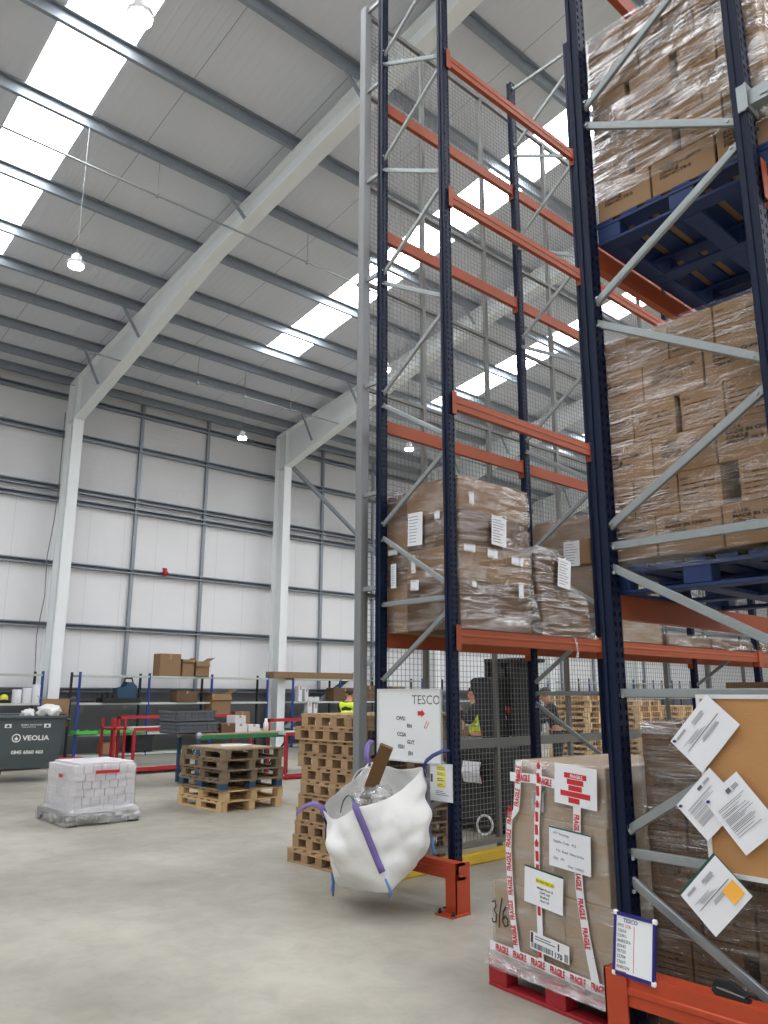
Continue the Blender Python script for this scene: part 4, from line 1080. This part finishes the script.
b.add(vs,fs); b.build('round_emblem',M['whiteplastic'],t)
b=MB().lathe((-.205,yb(.78),.765),[(.02,-.001),(.028,.002)],16,'y'); b.prism([(-.222,.775),(-.188,.775),(-.205,.815)],yb(.78)-.001,yb(.78)+.002,'y'); b.build('emblem_drop',M['whiteplastic'],t)
for x in (-.36,.30):
    o=MB().box(x-.055,x+.055,yb(1.0)-.002,yb(1.0)+.004,.962,1.03).build('icon_sticker',M['whiteplastic'],t)
    MB().prism([(x-.03,.975),(x+.03,.975),(x+.02,1.0),(x+.005,1.02),(x-.02,1.0)],yb(1.0)-.004,yb(1.0)-.001,'y').build('icon',M['black'],o)
bx = Matrix.Translation(t.location) @ Matrix.Rotation(t.rotation_euler.z,4,'Z')
p = bx @ Vector((.42,.72,.95))
tb=box('open brown cardboard box with dark print standing inside the bin',p.x,p.y,.95,.35,.5,.52,M['card'],rz=math.radians(160),flaps=.12)
MB().box(.176,.18,-.12,.1,.2,.4).build('dark_print',M['ink'],tb)
# crumpled white sack on the bin
def blob(name,label,cat,c,r,m,seed,amp=.25,par=None,sub=3):
    bm=bmesh.new(); bmesh.ops.create_icosphere(bm,subdivisions=sub,radius=1)
    for v in bm.verts:
        d=v.co.normalized(); e=1+amp*mn.noise(d*2.2+Vector((seed,0,0)))+amp*.5*mn.noise(d*5+Vector((0,seed,0)))
        v.co=Vector((d.x*r[0]*e,d.y*r[1]*e,max(d.z,-.6)*r[2]*e))
    me=bpy.data.meshes.new(name); bm.to_mesh(me); bm.free(); me.materials.append(m)
    me.polygons.foreach_set('use_smooth',[True]*len(me.polygons))
    o=bpy.data.objects.new(name,me); COL.objects.link(o); o.location=c
    if par: o.parent=par
    if label: tag(o,label,cat)
    return o
p = bx @ Vector((.30,.28,1.24)); blob('plastic_sack','crumpled white plastic sack heaped on the right side of the bin','sack',p,(.26,.2,.13),M['bag'],3,.5)
p = bx @ Vector((-.05,.3,1.2)); blob('plastic_sack','small crumpled white sack left of the larger one on the bin','sack',p,(.15,.12,.09),M['bag'],8,.5)
# low red dolly under the shelving next to the bin
t=thing('red_dolly','low red platform on the floor just behind the waste bin','dolly',(-18.3,5.3,0))
MB().box(-.35,.35,0,2.2,.10,.17,.006).build('deck',M['red'],t)
for y in (.2,2.0):
    for x in (-.28,.28): MB().lathe((x-.02,y,.05),[(.05,0),(.05,.04)],14,'x').build('wheel',M['rubber'],t,True)
# red frame benches
def redbench(label, x, y0, y1, D, zt, zs, zb, name='red_bench'):
    t=thing(name,label,'bench',(x,y0,0)); L=y1-y0; w=.05
    for y in (0,L):
        for xx in (-D,0): MB().box(xx-w/2,xx+w/2,y-w/2,y+w/2,0.0,zs if xx==0 else zt,.004).build('leg',M['red'],t)
    MB().box(-D-w/2,-D+w/2,-w/2,L+w/2,zt-.06,zt).build('top_rail',M['red'],t)
    MB().box(-D-w/2,.03,-w/2,w/2,zt-.06-.0,zt-.02).build('side_rail',M['red'],t) if False else None
    s=MB().box(-D,.03,-.03,L+.03,zs-.05,zs,.004).build('tabletop',M['shelf'],t); MB().box(.03,.04,-.03,L+.03,zs-.06,zs+.004).build('edge_strip',M['red'],s)
    s=MB().box(-D,.03,-.03,L+.03,zb-.03,zb,.004).build('lower_shelf',M['shelf'],t); MB().box(.03,.04,-.03,L+.03,zb-.07,zb+.01).build('edge_strip',M['red'],s)
    return t
redbench('long red framed bench with grey top in front of the long shelving',-15.6,7.35,10.1,.75,1.12,.90,.13)
redbench('red framed bench with red base between the green bench and the tall pallet stack',-12.9,9.15,10.6,.6,1.10,.86,.09)
MBx=thing('red_trolley','short red tube trolley at the left end of the long red bench','trolley',(-15.9,7.05,0))
for y in (0,.22): MB().box(-.6,-.55,y-.02,y+.02,0,1.08).build('post',M['red'],MBx); MB().box(0,.05,y-.02,y+.02,0,1.08).build('post',M['red'],MBx)
MB().box(-.6,.05,-.02,.24,.86,.90).build('shelf',M['red'],MBx); MB().box(-.6,.05,-.02,.24,.08,.11).build('base',M['red'],MBx)
# green bench
t=thing('packing_bench','long packing bench with green front rail and dark blue legs','bench',(-13.15,7.45,0)); L=1.88
MB().box(-.8,0,0,L,.84,.87,.004).build('tabletop',M['cardlight'],t)
MB().box(0,.03,0,L,.77,.85,.004).build('front_rail',M['green'],t)
for y in (-.02,L+.02):
    for x in (-.72,-.02): MB().box(x-.03,x+.03,y-.03,y+.03,0,.80,.004).build('leg',M['woodblue'],t)
for y in (-.02,): 
    for x in (-.72,-.02): MB().lathe((x,y,.84),[(.03,-.05),(.06,-.03),(.06,.03),(.03,.05)],16,'y').build('roller_cap',M['galv'],t,True)
for y in (-.02,L+.02): MB().bar((-.72,y,.12),(-.02,y,.7),.03,.03).build('cross_brace',M['woodblue'],t)
for y in (-.02,L+.02): MB().box(-.72,-.02,y-.02,y+.02,.10,.14).build('foot_rail',M['woodblue'],t)
def crate(label,x,y,z,sx,sy,h,group):
    t=thing('plastic_crate',label,'crate',(x,y,z),0,group)
    b=MB(); w=.012
    b.box(-sx/2,sx/2,-sy/2,sy/2,0,w).box(-sx/2,-sx/2+w,-sy/2,sy/2,0,h).box(sx/2-w,sx/2,-sy/2,sy/2,0,h).box(-sx/2,sx/2,-sy/2,-sy/2+w,0,h).box(-sx/2,sx/2,sy/2-w,sy/2,0,h)
    for z_ in (h-.04,h*.5,.02): b.box(-sx/2-.015,sx/2+.015,-sy/2-.015,sy/2+.015,z_,z_+.02) if z_<h*.9 else None
    n=6
    for i in range(n): y_=-sy/2+sy*(i+.5)/n; b.box(sx/2,sx/2+.014,y_-.01,y_+.01,.02,h)
    b.build('body',M['greycrate'],t)
    r=MB().box(-sx/2-.02,sx/2+.02,-sy/2-.02,-sy/2+w,h-.04,h).box(-sx/2-.02,sx/2+.02,sy/2-w,sy/2+.02,h-.04,h).box(-sx/2-.02,-sx/2+w,-sy/2,sy/2,h-.04,h).box(sx/2-w,sx/2+.02,-sy/2,sy/2,h-.04,h)
    r.build('rim',M['greycrate'],t); return t
g='grey crates beside the green bench'
crate('grey plastic crate, lower of two stacked at the left end of the green bench',-13.6,7.47,.875,.6,.85,.20,g)
crate('grey plastic crate on top of the other at the left end of the green bench',-13.6,7.42,1.08,.6,.8,.20,g)
box('pinkish brown parcel on the green bench right of the grey crates',-13.45,8.12,.87,.3,.3,.17,M['card2'])
g='white boxes on the green bench'
for i,(y,z,sy,h) in enumerate(((8.42,.87,.28,.15),(8.40,1.022,.24,.15),(8.72,.87,.25,.13))):
    box('white box on the green bench, %s'%('lower one of the stacked pair','upper one of the stacked pair','single one on the right')[i],-13.5,y,z,.3,sy,h,M['whitecarton'],'white_box','box',0,g)
tag(MB().lathe((-13.45,9.05,.87),[(.05,0),(.05,.14),(.03,.18),(.028,.24)],14).build('spray_bottle',M['whiteplastic'],None,True),'white bottle standing at the right end of the green bench','bottle')
for i,y in enumerate((8.1,8.6)):
    box('white box on the floor under the green bench, %s'%('left one','right one')[i],-14.6,y+.5,0,.35,.42,.38,M['whitecarton'],'white_box','box',0,'white boxes under the green bench')
# pallet stacks far beyond the screen: one mesh each, too small to show their parts
def far_pallet(label,loc,rz,group):
    if 'fp' not in _cm:
        b=MB(); L,W,H=1.2,1.0,.13; tb=.017
        for i in range(7): x=(L-.1)*i/6; b.box(x,x+.1,0,W,H-tb,H)
        for y in (0,.45,.9):
            b.box(0,L,y,y+.1,H-2*tb,H-tb); b.box(0,L,y,y+.1,0,tb)
            for x in (0,.53,1.06): b.box(x,x+.14,y,y+.1,tb,H-2*tb)
        o=b.build('pallet',M['woodnew']); _cm['fp']=o
    else: o=_cm['fp'].copy(); COL.objects.link(o)
    o.location=loc; o.rotation_euler=(0,0,rz); tag(o,label,'pallet',group)
r=random.Random(8)
for si,(x,y,n,nm) in enumerate(((-12.3,16.6,12,'nearest left'),(-11.6,17.7,11,'middle'),(-11.3,19.2,10,'right'))):
    for i in range(n):
        far_pallet('pale pallet %s in the %s far stack beyond the mesh screen'%('at the bottom' if i==0 else 'on top' if i==n-1 else ORD[i]+' from the bottom',nm),(x+r.uniform(-.03,.03),y+r.uniform(-.03,.03),.131*i),r.uniform(-.02,.02),'pallets in the far stacks beyond the mesh screen')
# other racking glimpsed at the far right
g='brown loads far behind at the right'
for i,(x,y,z0,h) in enumerate(((-13.0,34.0,1.9,1.2),(-11.4,34.2,1.7,1.1))):
    pass

# ------------------------------------------------------------------ white bulk bag hanging on the left rack
bag = thing('bulk_bag','open white bulk bag with purple straps hanging on the end of the left rack','bulk bag',(0,0,0))
Pc = {'BL':((-5.27,4.60,1.03),(-5.22,4.56,.30)),'FL':((-5.26,4.10,.70),(-5.27,4.28,.09)),'FR':((-4.67,3.95,.785),(-4.45,4.10,.21)),'BR':((-4.60,4.58,1.03),(-4.52,4.56,.42))}
order = ['BL','FL','FR','BR']
n,mz = 14,16
vs=[]; fs=[]
sag = {('BL','FL'):.02,('FL','FR'):.075,('FR','BR'):.05,('BR','BL'):.03}
ctr = Vector((-4.93,4.3,.5))
for k in range(mz+1):
    v=k/mz
    for si,a in enumerate(order):
        c=order[(si+1)%4]
        for i in range(n):
            t=i/n
            top=Vector(Pc[a][0]).lerp(Vector(Pc[c][0]),t); bot=Vector(Pc[a][1]).lerp(Vector(Pc[c][1]),t)
            e=math.sin(PI*t)
            top.z-=sag[(a,c)]*e
            p=top.lerp(bot,v)
            d=Vector((p.x-ctr.x,p.y-ctr.y,0)).normalized()
            p+=d*(e*(.03+.10*math.sin(PI*min(1,v*1.05)))-.02*math.sin(PI*t*2)*math.sin(PI*v))
            q=p*1.0
            cr=mn.noise(Vector((q.x*3.2,q.y*3.2,q.z*2.1)))*.045+abs(mn.noise(Vector((q.x*7+3,q.y*7,q.z*5))))*.05-.5*abs(mn.noise(Vector((q.x*4+q.z*5,q.y*4-q.z*3,q.z*2))))*.05+mn.noise(Vector(((q.x+q.z)*14,(q.y-q.z)*14,1)))*.006
            p+=d*cr*1.5*(.5+.5*min(1,v*3)); p.z+=mn.noise(Vector((q.x*6,q.y*6,5)))*.02*(1-v)
            if v>.85: p-=d*.05*(v-.85)/.15
            vs.append(p)
N4=4*n
for k in range(mz):
    for j in range(N4): fs.append((k*N4+j,k*N4+(j+1)%N4,(k+1)*N4+(j+1)%N4,(k+1)*N4+j))
o0=mz*N4; bc=sum((vs[o0+j] for j in range(N4)),Vector())/N4
vs2=[]
for r_ in (.66,.33):
    for j in range(N4):
        p=bc+(vs[o0+j]-bc)*r_; p.z-=.05*(1-r_)+mn.noise(p*6)*.015; vs2.append(p)
vs+=vs2; vs.append(bc-Vector((0,0,.055)))
for rr_ in range(2):
    for j in range(N4): fs.append((o0+rr_*N4+j,o0+rr_*N4+(j+1)%N4,o0+(rr_+1)*N4+(j+1)%N4,o0+(rr_+1)*N4+j))
for j in range(N4): fs.append((o0+2*N4+j,o0+2*N4+(j+1)%N4,o0+3*N4))
o=MB().add(vs,fs).build('bag_body',M['bag'],bag,True)
md=o.modifiers.new('thick','SOLIDIFY'); md.thickness=.004; md.offset=1
md=o.modifiers.new('sub','SUBSURF'); md.levels=1; md.render_levels=1
def col(j,k): return vs[k*N4+j]
def edge_strap(name,j,k0,k1,m,w=.045,extra=(),lab=None,pre=()):
    pts=[Vector(p) for p in pre]
    for k in range(k0,k1+1):
        p=col(j%N4,k); d=Vector((p.x-ctr.x,p.y-ctr.y,0)).normalized(); pts.append(p+d*.012)
    pts+= [Vector(p) for p in extra]
    d=Vector((pts[len(pre)].x-ctr.x,pts[len(pre)].y-ctr.y,0)).normalized()
    return MB().ribbon(pts,w,.003,d).build(name,m,bag,True)
rimFR=col(2*n,0); rimFL=col(n,0); rimBR=col(3*n,0); rimBL=col(0,0)
edge_strap('strap',2*n,0,12,M['purple'],.05,pre=[rimFR+Vector((-.03,.06,-.10)),rimFR+Vector((-.035,.03,-.02)),rimFR+Vector((-.01,.005,.028))])
edge_strap('strap',3*n,0,13,M['purple'],.04)
edge_strap('strap',n,0,6,M['strapblue'],.03)
o=MB().ribbon([rimBR+Vector((0,-.01,-.01)),rimBR+Vector((.05,-.02,.05)),rimBR+Vector((.10,.0,.09)),rimBR+Vector((.15,.06,.125)),rimBR+Vector((.16,.12,.13))],.035,.003,(0,-1,.3)).build('strap',M['strapblue'],bag,True)
MB().ribbon([rimBL+Vector((.0,-.01,-.04)),rimBL+Vector((-.02,-.01,.05)),rimBL+Vector((-.06,.03,.12)),rimBL+Vector((-.07,.09,.165))],.05,.003,(.4,-1,0)).build('strap',M['purple'],bag,True)
MB().ribbon([rimFL+Vector((.015,.02,-.06)),rimFL+Vector((.0,-.005,.02)),rimFL+Vector((-.06,-.05,.045)),rimFL+Vector((-.13,-.08,.02)),rimFL+Vector((-.19,-.10,-.035)),rimFL+Vector((-.20,-.10,-.055))],.05,.003,(.3,-.6,1)).build('strap',M['purple'],bag,True)
for j,(dx,dz) in ((n,(-.0,-.10)),(2*n,(.0,-.05)),(3*n,(.01,-.05))):
    p=col(j,mz-1); d=Vector((p.x-ctr.x,p.y-ctr.y,0)).normalized()
    MB().tube([col(j,mz-3)+d*.02,p+d*.03,p+d*.035+Vector((dx,0,dz*.5)),p+d*.03+Vector((dx,0,dz))],[.008,.012,.014,.006],8).build('tie_cord',M['lightblue'],bag,True)
# what sticks out of the bag
pl=MB().bar((-5.06,4.33,.66),(-4.72,4.30,1.20),.105,.035,up=(.6,-.75,-.3),c=.003).build('timber_plank',M['plank'])
tag(pl,'brown timber plank sticking up out of the white bulk bag','plank')
blob('plastic_wrap','crumpled clear plastic in the bulk bag in front of the plank','plastic wrap',(-4.93,4.25,.80),(.10,.08,.07),M['filmw'],5,.7)
blob('plastic_wrap','crumpled white plastic in the bulk bag just right of the plank','plastic wrap',(-4.80,4.30,.84),(.10,.1,.06),M['filmw'],9,.7)
def arc(c,r_,a0,a1,ax,az,nn=14): return [Vector(c)+Vector(ax)*math.cos(a0+(a1-a0)*i/nn)*r_+Vector(az)*math.sin(a0+(a1-a0)*i/nn)*r_ for i in range(nn+1)]
tag(MB().tube(arc((-5.0,4.15,.66),.16,.1,PI-.1,(.95,-.3,0),(0,.1,1)),.005,6).build('green_wire',M['greenfile'],None,True),'loop of dark green wire inside the bulk bag','wire')
tag(MB().tube(arc((-5.05,4.38,.82),.19,.3,PI-.3,(.9,.1,0),(0,0,1)),.005,6).build('white_wire',M['whiteplastic'],None,True),'loop of pale wire rising from the back of the bulk bag','wire')

# ------------------------------------------------------------------ black lift truck behind the mesh
tr = thing('lift_truck','black lift truck parked behind the mesh screen','lift truck',(-6.85,7.45,0))
MB().box(-.95,.0,0,1.10,.10,1.02,.05).box(-.05,.62,0,.42,.10,1.02,.05).build('chassis',M['charcoal'],tr)
MB().box(-.90,.58,-.012,.0,.45,.92,.004).build('side_panel',M['black'],tr)
MB().prism([(.09,1.0),(.24,1.0),(.24,1.76),(.20,1.80),(-.04,1.79),(-.10,1.75),(-.09,1.69),(-.02,1.52),(.04,1.25)],.32,.68,'y').build('seat_back',M['black'],tr)
MB().box(-.10,.36,.72,1.10,.12,2.02,.03).build('mast_housing',M['charcoal'],tr)
for x in (-.08,.14,.33): MB().box(x-.03,x+.03,.62,.72,.2,2.02,.005).build('mast_rail',M['black'],tr)
MB().tube([(.06,.70,1.0),(.06,.70,1.95)],.008,6).build('lift_chain',M['galv'],tr)
MB().box(-.12,.50,.62,1.12,1.99,2.04,.01).build('overhead_guard',M['black'],tr)
for p in ((-.6,.1,0),(.45,.1,0),(-.6,.85,0),(.2,.80,0)): MB().lathe((p[0]-.09,p[1]+.1,.10),[(.08,0),(.10,.01),(.10,.17),(.08,.18)],20,'x').build('wheel',M['rubber'],tr,True)
for x,z,w,h,m in ((.18,1.86,.10,.09,'charcoal'),(.22,1.42,.05,.05,'whiteplastic'),(.22,1.30,.05,.05,'whiteplastic'),(.28,1.40,.06,.08,'redbox'),(.36,.62,.04,.03,'redbox'),(-.1,.86,.2,.06,'redbox'),(.3,1.05,.03,.06,'whiteplastic')):
    y=.61 if z>1.02 else -.016
    MB().box(x-w/2,x+w/2,y-.008,y,z-h/2,z+h/2,.002).build('label_plate',M[m],tr)
MB().prism([(-.22,.55),(-.02,.52),(-.02,.56),(-.22,.59)],-.14,-.0,'y').build('document_tray',M['black'],tr)
b=MB(); b.prism([(-.012,.60),(-.05,.72),(-.02,.84),(-.016,.84),(-.044,.72),(-.006,.60)],-.11,.17,'x')
ps=b.build('paper_sheet',M['paper'],None); ps.location=(-6.63,7.40,-.03); tag(ps,'bent white paper sheet tucked on the black lift truck','paper sheet')
hz_=MB().tube([(.10*math.cos(2*PI*i/24),.02*math.sin(2*PI*i/24+1),.125+.105*math.sin(2*PI*i/24)) for i in range(24)],.014,8,closed=True).build('hose_ring',M['whiteplastic'],None,True)
hz_.location=(-6.40,7.36,-.005); tag(hz_,'white coiled hose ring leaning against the black lift truck','hose')
for i in range(6):
    far_pallet('pale pallet %s of the low pile left of the black lift truck'%('at the bottom' if i==0 else 'on top' if i==5 else ORD[i]+' from the bottom'),(-9.2,9.0,.131*i),.02*(i%3-1),'pallets in the low pile beside the lift truck')
box('brown cardboard box on the floor behind the person in the yellow vest',-10.6,11.3,.0,.6,.7,1.25,M['card2'])

blob('plastic_wrap','crumpled film heaped on the front of the loose load on the left rack','plastic wrap',(-4.58,6.18,2.91),(.11,.25,.07),M['filmw'],12,.6)
# ------------------------------------------------------------------ people
def skin(name, verts, edges, radii, m, parent, root=0, sub=1):
    me = bpy.data.meshes.new(name); me.from_pydata([tuple(v) for v in verts], edges, [])
    o = bpy.data.objects.new(name, me); COL.objects.link(o); o.parent = parent
    md = o.modifiers.new('Skin','SKIN'); md.use_smooth_shade = True
    lay = me.skin_vertices[0].data
    for i,r_ in enumerate(radii):
        lay[i].radius = (r_,r_) if not isinstance(r_,tuple) else r_; lay[i].use_root = (i == root)
    sd = o.modifiers.new('Sub','SUBSURF'); sd.levels = sub; sd.render_levels = sub
    me.materials.append(m)
    return o
def person(label, loc, rz, bend=0., arms=((.25,-.35),(.25,-.35)), vest=True, coat='coat', hair='hair', scale=1.0, head_turn=0):
    """local: faces -y, stands at the origin; bend leans the trunk forward about the hips"""
    t = thing('person', label, 'person', loc, rz); t.scale=(scale,)*3
    hip=Vector((0,0,.93))
    Bm=Matrix.Translation(hip) @ Matrix.Rotation(bend,4,'X') @ Matrix.Translation(-hip)
    U=lambda x,y,z: Bm @ Vector((x,y,z))
    V=[]; E=[]; R=[]
    def add(p,r_,par=None):
        V.append(Vector(p)); R.append(r_)
        if par is not None: E.append((par,len(V)-1))
        return len(V)-1
    pel=add(hip,.12); w1=add(U(0,0,1.10),.105,pel); ch=add(U(0,.0,1.30),.12,w1); nb=add(U(0,.01,1.44),.075,ch)
    nk=add(U(0,-.005,1.51),.05,nb); h1=add(U(0,-.025,1.58),.066,nk); h2=add(U(0,-.02,1.66),.088,h1); h3=add(U(0,-.01,1.73),.062,h2)
    add(U(0,-.128,1.625),.012,h1)
    for s in (-1,1): add(U(s*.092,0,1.65),.016,h2)
    hands=[]; armidx=[]; legidx=[]
    for s,(fw_,el) in zip((-1,1),arms):
        sh_=add(U(s*.165,0,1.41),.056,nb)
        el_p=U(s*.215,-.05,1.41)+Vector((0,-fw_*.6,-.28+fw_*.25)); e_=add(el_p,.042,sh_)
        wr=el_p+Vector((-s*.06,-.22*(1-.6*max(0,el)),el*.35)); wi=add(wr,.028,e_)
        d=(wr-el_p).normalized(); pa=add(wr+d*.05,.032,wi)
        side=Vector((1,0,0)); hp=wr+d*.09
        for k,(off,L_) in enumerate(((-.03,.065),(-.01,.075),(.01,.072),(.03,.058))):
            f1=add(hp+side*off,.009,pa); f2=add(hp+side*off+d*L_*.5+Vector((0,0,-.008)),.0085,f1); add(hp+side*off+d*L_+Vector((0,0,-.03)),.007,f2)
        th1=add(wr+d*.035-side*s*.04,.010,pa); add(wr+d*.08-side*s*.055+Vector((0,0,-.01)),.008,th1)
        armidx.append((sh_,e_,wi))
    for s in (-1,1):
        hp=add((s*.095,0,.86),.088,pel); kn=add((s*.10,-.02,.49),.058,hp); an=add((s*.105,.01,.09),.040,kn); he=add((s*.11,.0,.045),.038,an); add((s*.125,-.15,.035),.03,he); legidx.append((hp,kn,an))
    skin('body',V,E,R,M['skin'],t)
    def cloth(name,chain,m,grow):
        ids=sorted({i for e in chain for i in e}); mp={i:k for k,i in enumerate(ids)}
        return skin(name,[V[i] for i in ids],[(mp[a],mp[c]) for a,c in chain],[(R[i]+grow) for i in ids],m,t,mp[chain[0][0]])
    jk=[(pel,w1),(w1,ch),(ch,nb)]
    for sh_,e_,wi in armidx: jk+=[(nb,sh_),(sh_,e_),(e_,wi)]
    cloth('jacket',jk,M[coat],.018)
    tr_=[]
    for hp,kn,an in legidx: tr_+=[(pel,hp),(hp,kn),(kn,an)]
    cloth('trousers',tr_,M['jeans'],.016)
    if vest:
        v_=cloth('hi_vis_vest',[(pel,w1),(w1,ch),(ch,nb)]+[(nb,a[0]) for a in armidx],M['vest'],.032)
        ring=[U(.175*math.cos(a),.165*math.sin(a),1.13) for a in [2*PI*i/20 for i in range(20)]]
        MB().tube(ring,.02,6,closed=True).build('reflective_band',M['reflect'],v_,True)
    for s in (-1,1):
        MB().prism([(-.055+s*.115,0),(.055+s*.115,0),(.05+s*.115,.07),(-.05+s*.115,.07)],-.19,.06,'y').build('shoe',M['black'],t)
    hb=bmesh.new(); bmesh.ops.create_icosphere(hb,subdivisions=2,radius=1)
    for v in hb.verts:
        c=v.co.copy(); v.co=U(c.x*.098,c.y*.112+.012,1.685+c.z*.098+(.05*max(0,-c.y)*max(0,-c.z)))
        if c.z<-.1 and c.y<.35: v.co=U(c.x*.088,.03+max(c.y,0)*.05,1.69)
    me=bpy.data.meshes.new('hair'); hb.to_mesh(me); hb.free(); me.materials.append(M[hair]); o=bpy.data.objects.new('hair',me); COL.objects.link(o); o.parent=t
    for s in (-1,1): MB().lathe(tuple(U(s*.033,-.112,1.655)),[(.009,-.006),(.011,0),(.006,.006)],8,'y').build('eye',M['black'],t)
    MB().cbox(tuple(U(0,-.098,1.575)),(.045,.008,.008),.002).build('mouth',M['redbox'],t)
    return t
person('person in dark clothes and yellow vest, arms raised, left of the black lift truck',(-8.95,10.15,0),math.radians(-42),.05,((.12,.7),(.12,.65)),True,scale=.97)
person('stooping person in a black coat, hands forward, right of the black lift truck',(-9.05,12.5,0),math.radians(-42),.30,((.15,-.1),(.15,-.1)),False,scale=.98)
person('person in yellow vest bending over behind the tall pallet stack',(-12.42,10.2,0),math.radians(-146),.50,((.4,-.5),(.4,-.5)),True,scale=1.0)
EXPOSURE = -0.22

# ------------------------------------------------------------------ light, camera, colour
w = bpy.data.worlds.new('World'); S.world = w; w.use_nodes = True
w.node_tree.nodes['Background'].inputs[0].default_value = (1,1,1,1)
w.node_tree.nodes['Background'].inputs[1].default_value = .5
cam = bpy.data.cameras.new('Camera'); co = bpy.data.objects.new('Camera', cam); COL.objects.link(co); S.camera = co
F = 791.45
cam.sensor_fit = 'HORIZONTAL'; cam.sensor_width = 36; cam.lens = F/768*36; cam.clip_start = .05; cam.clip_end = 300
pitch, yaw, roll = .224873947, .836039148, .00281254
fwd = Vector((-math.sin(yaw)*math.cos(pitch), math.cos(yaw)*math.cos(pitch), math.sin(pitch)))
r0 = Vector((math.cos(yaw), math.sin(yaw), 0)); u0 = r0.cross(fwd)
r = r0*math.cos(roll)+u0*math.sin(roll); u = r.cross(fwd)
co.matrix_world = Matrix(((r.x,u.x,-fwd.x,0),(r.y,u.y,-fwd.y,0),(r.z,u.z,-fwd.z,1.6),(0,0,0,1)))
vs = S.view_settings
vs.view_transform = 'Standard'; vs.look = 'None'; vs.gamma = 1; vs.use_curve_mapping = False; vs.exposure = EXPOSURE
S.display_settings.display_device = 'sRGB'
S.cycles.use_denoising = True
S.cycles.max_bounces = 10; S.cycles.diffuse_bounces = 5; S.cycles.glossy_bounces = 4; S.cycles.transparent_max_bounces = 24
S.cycles.caustics_reflective = False; S.cycles.caustics_refractive = False
S.cycles.sample_clamp_indirect = 6
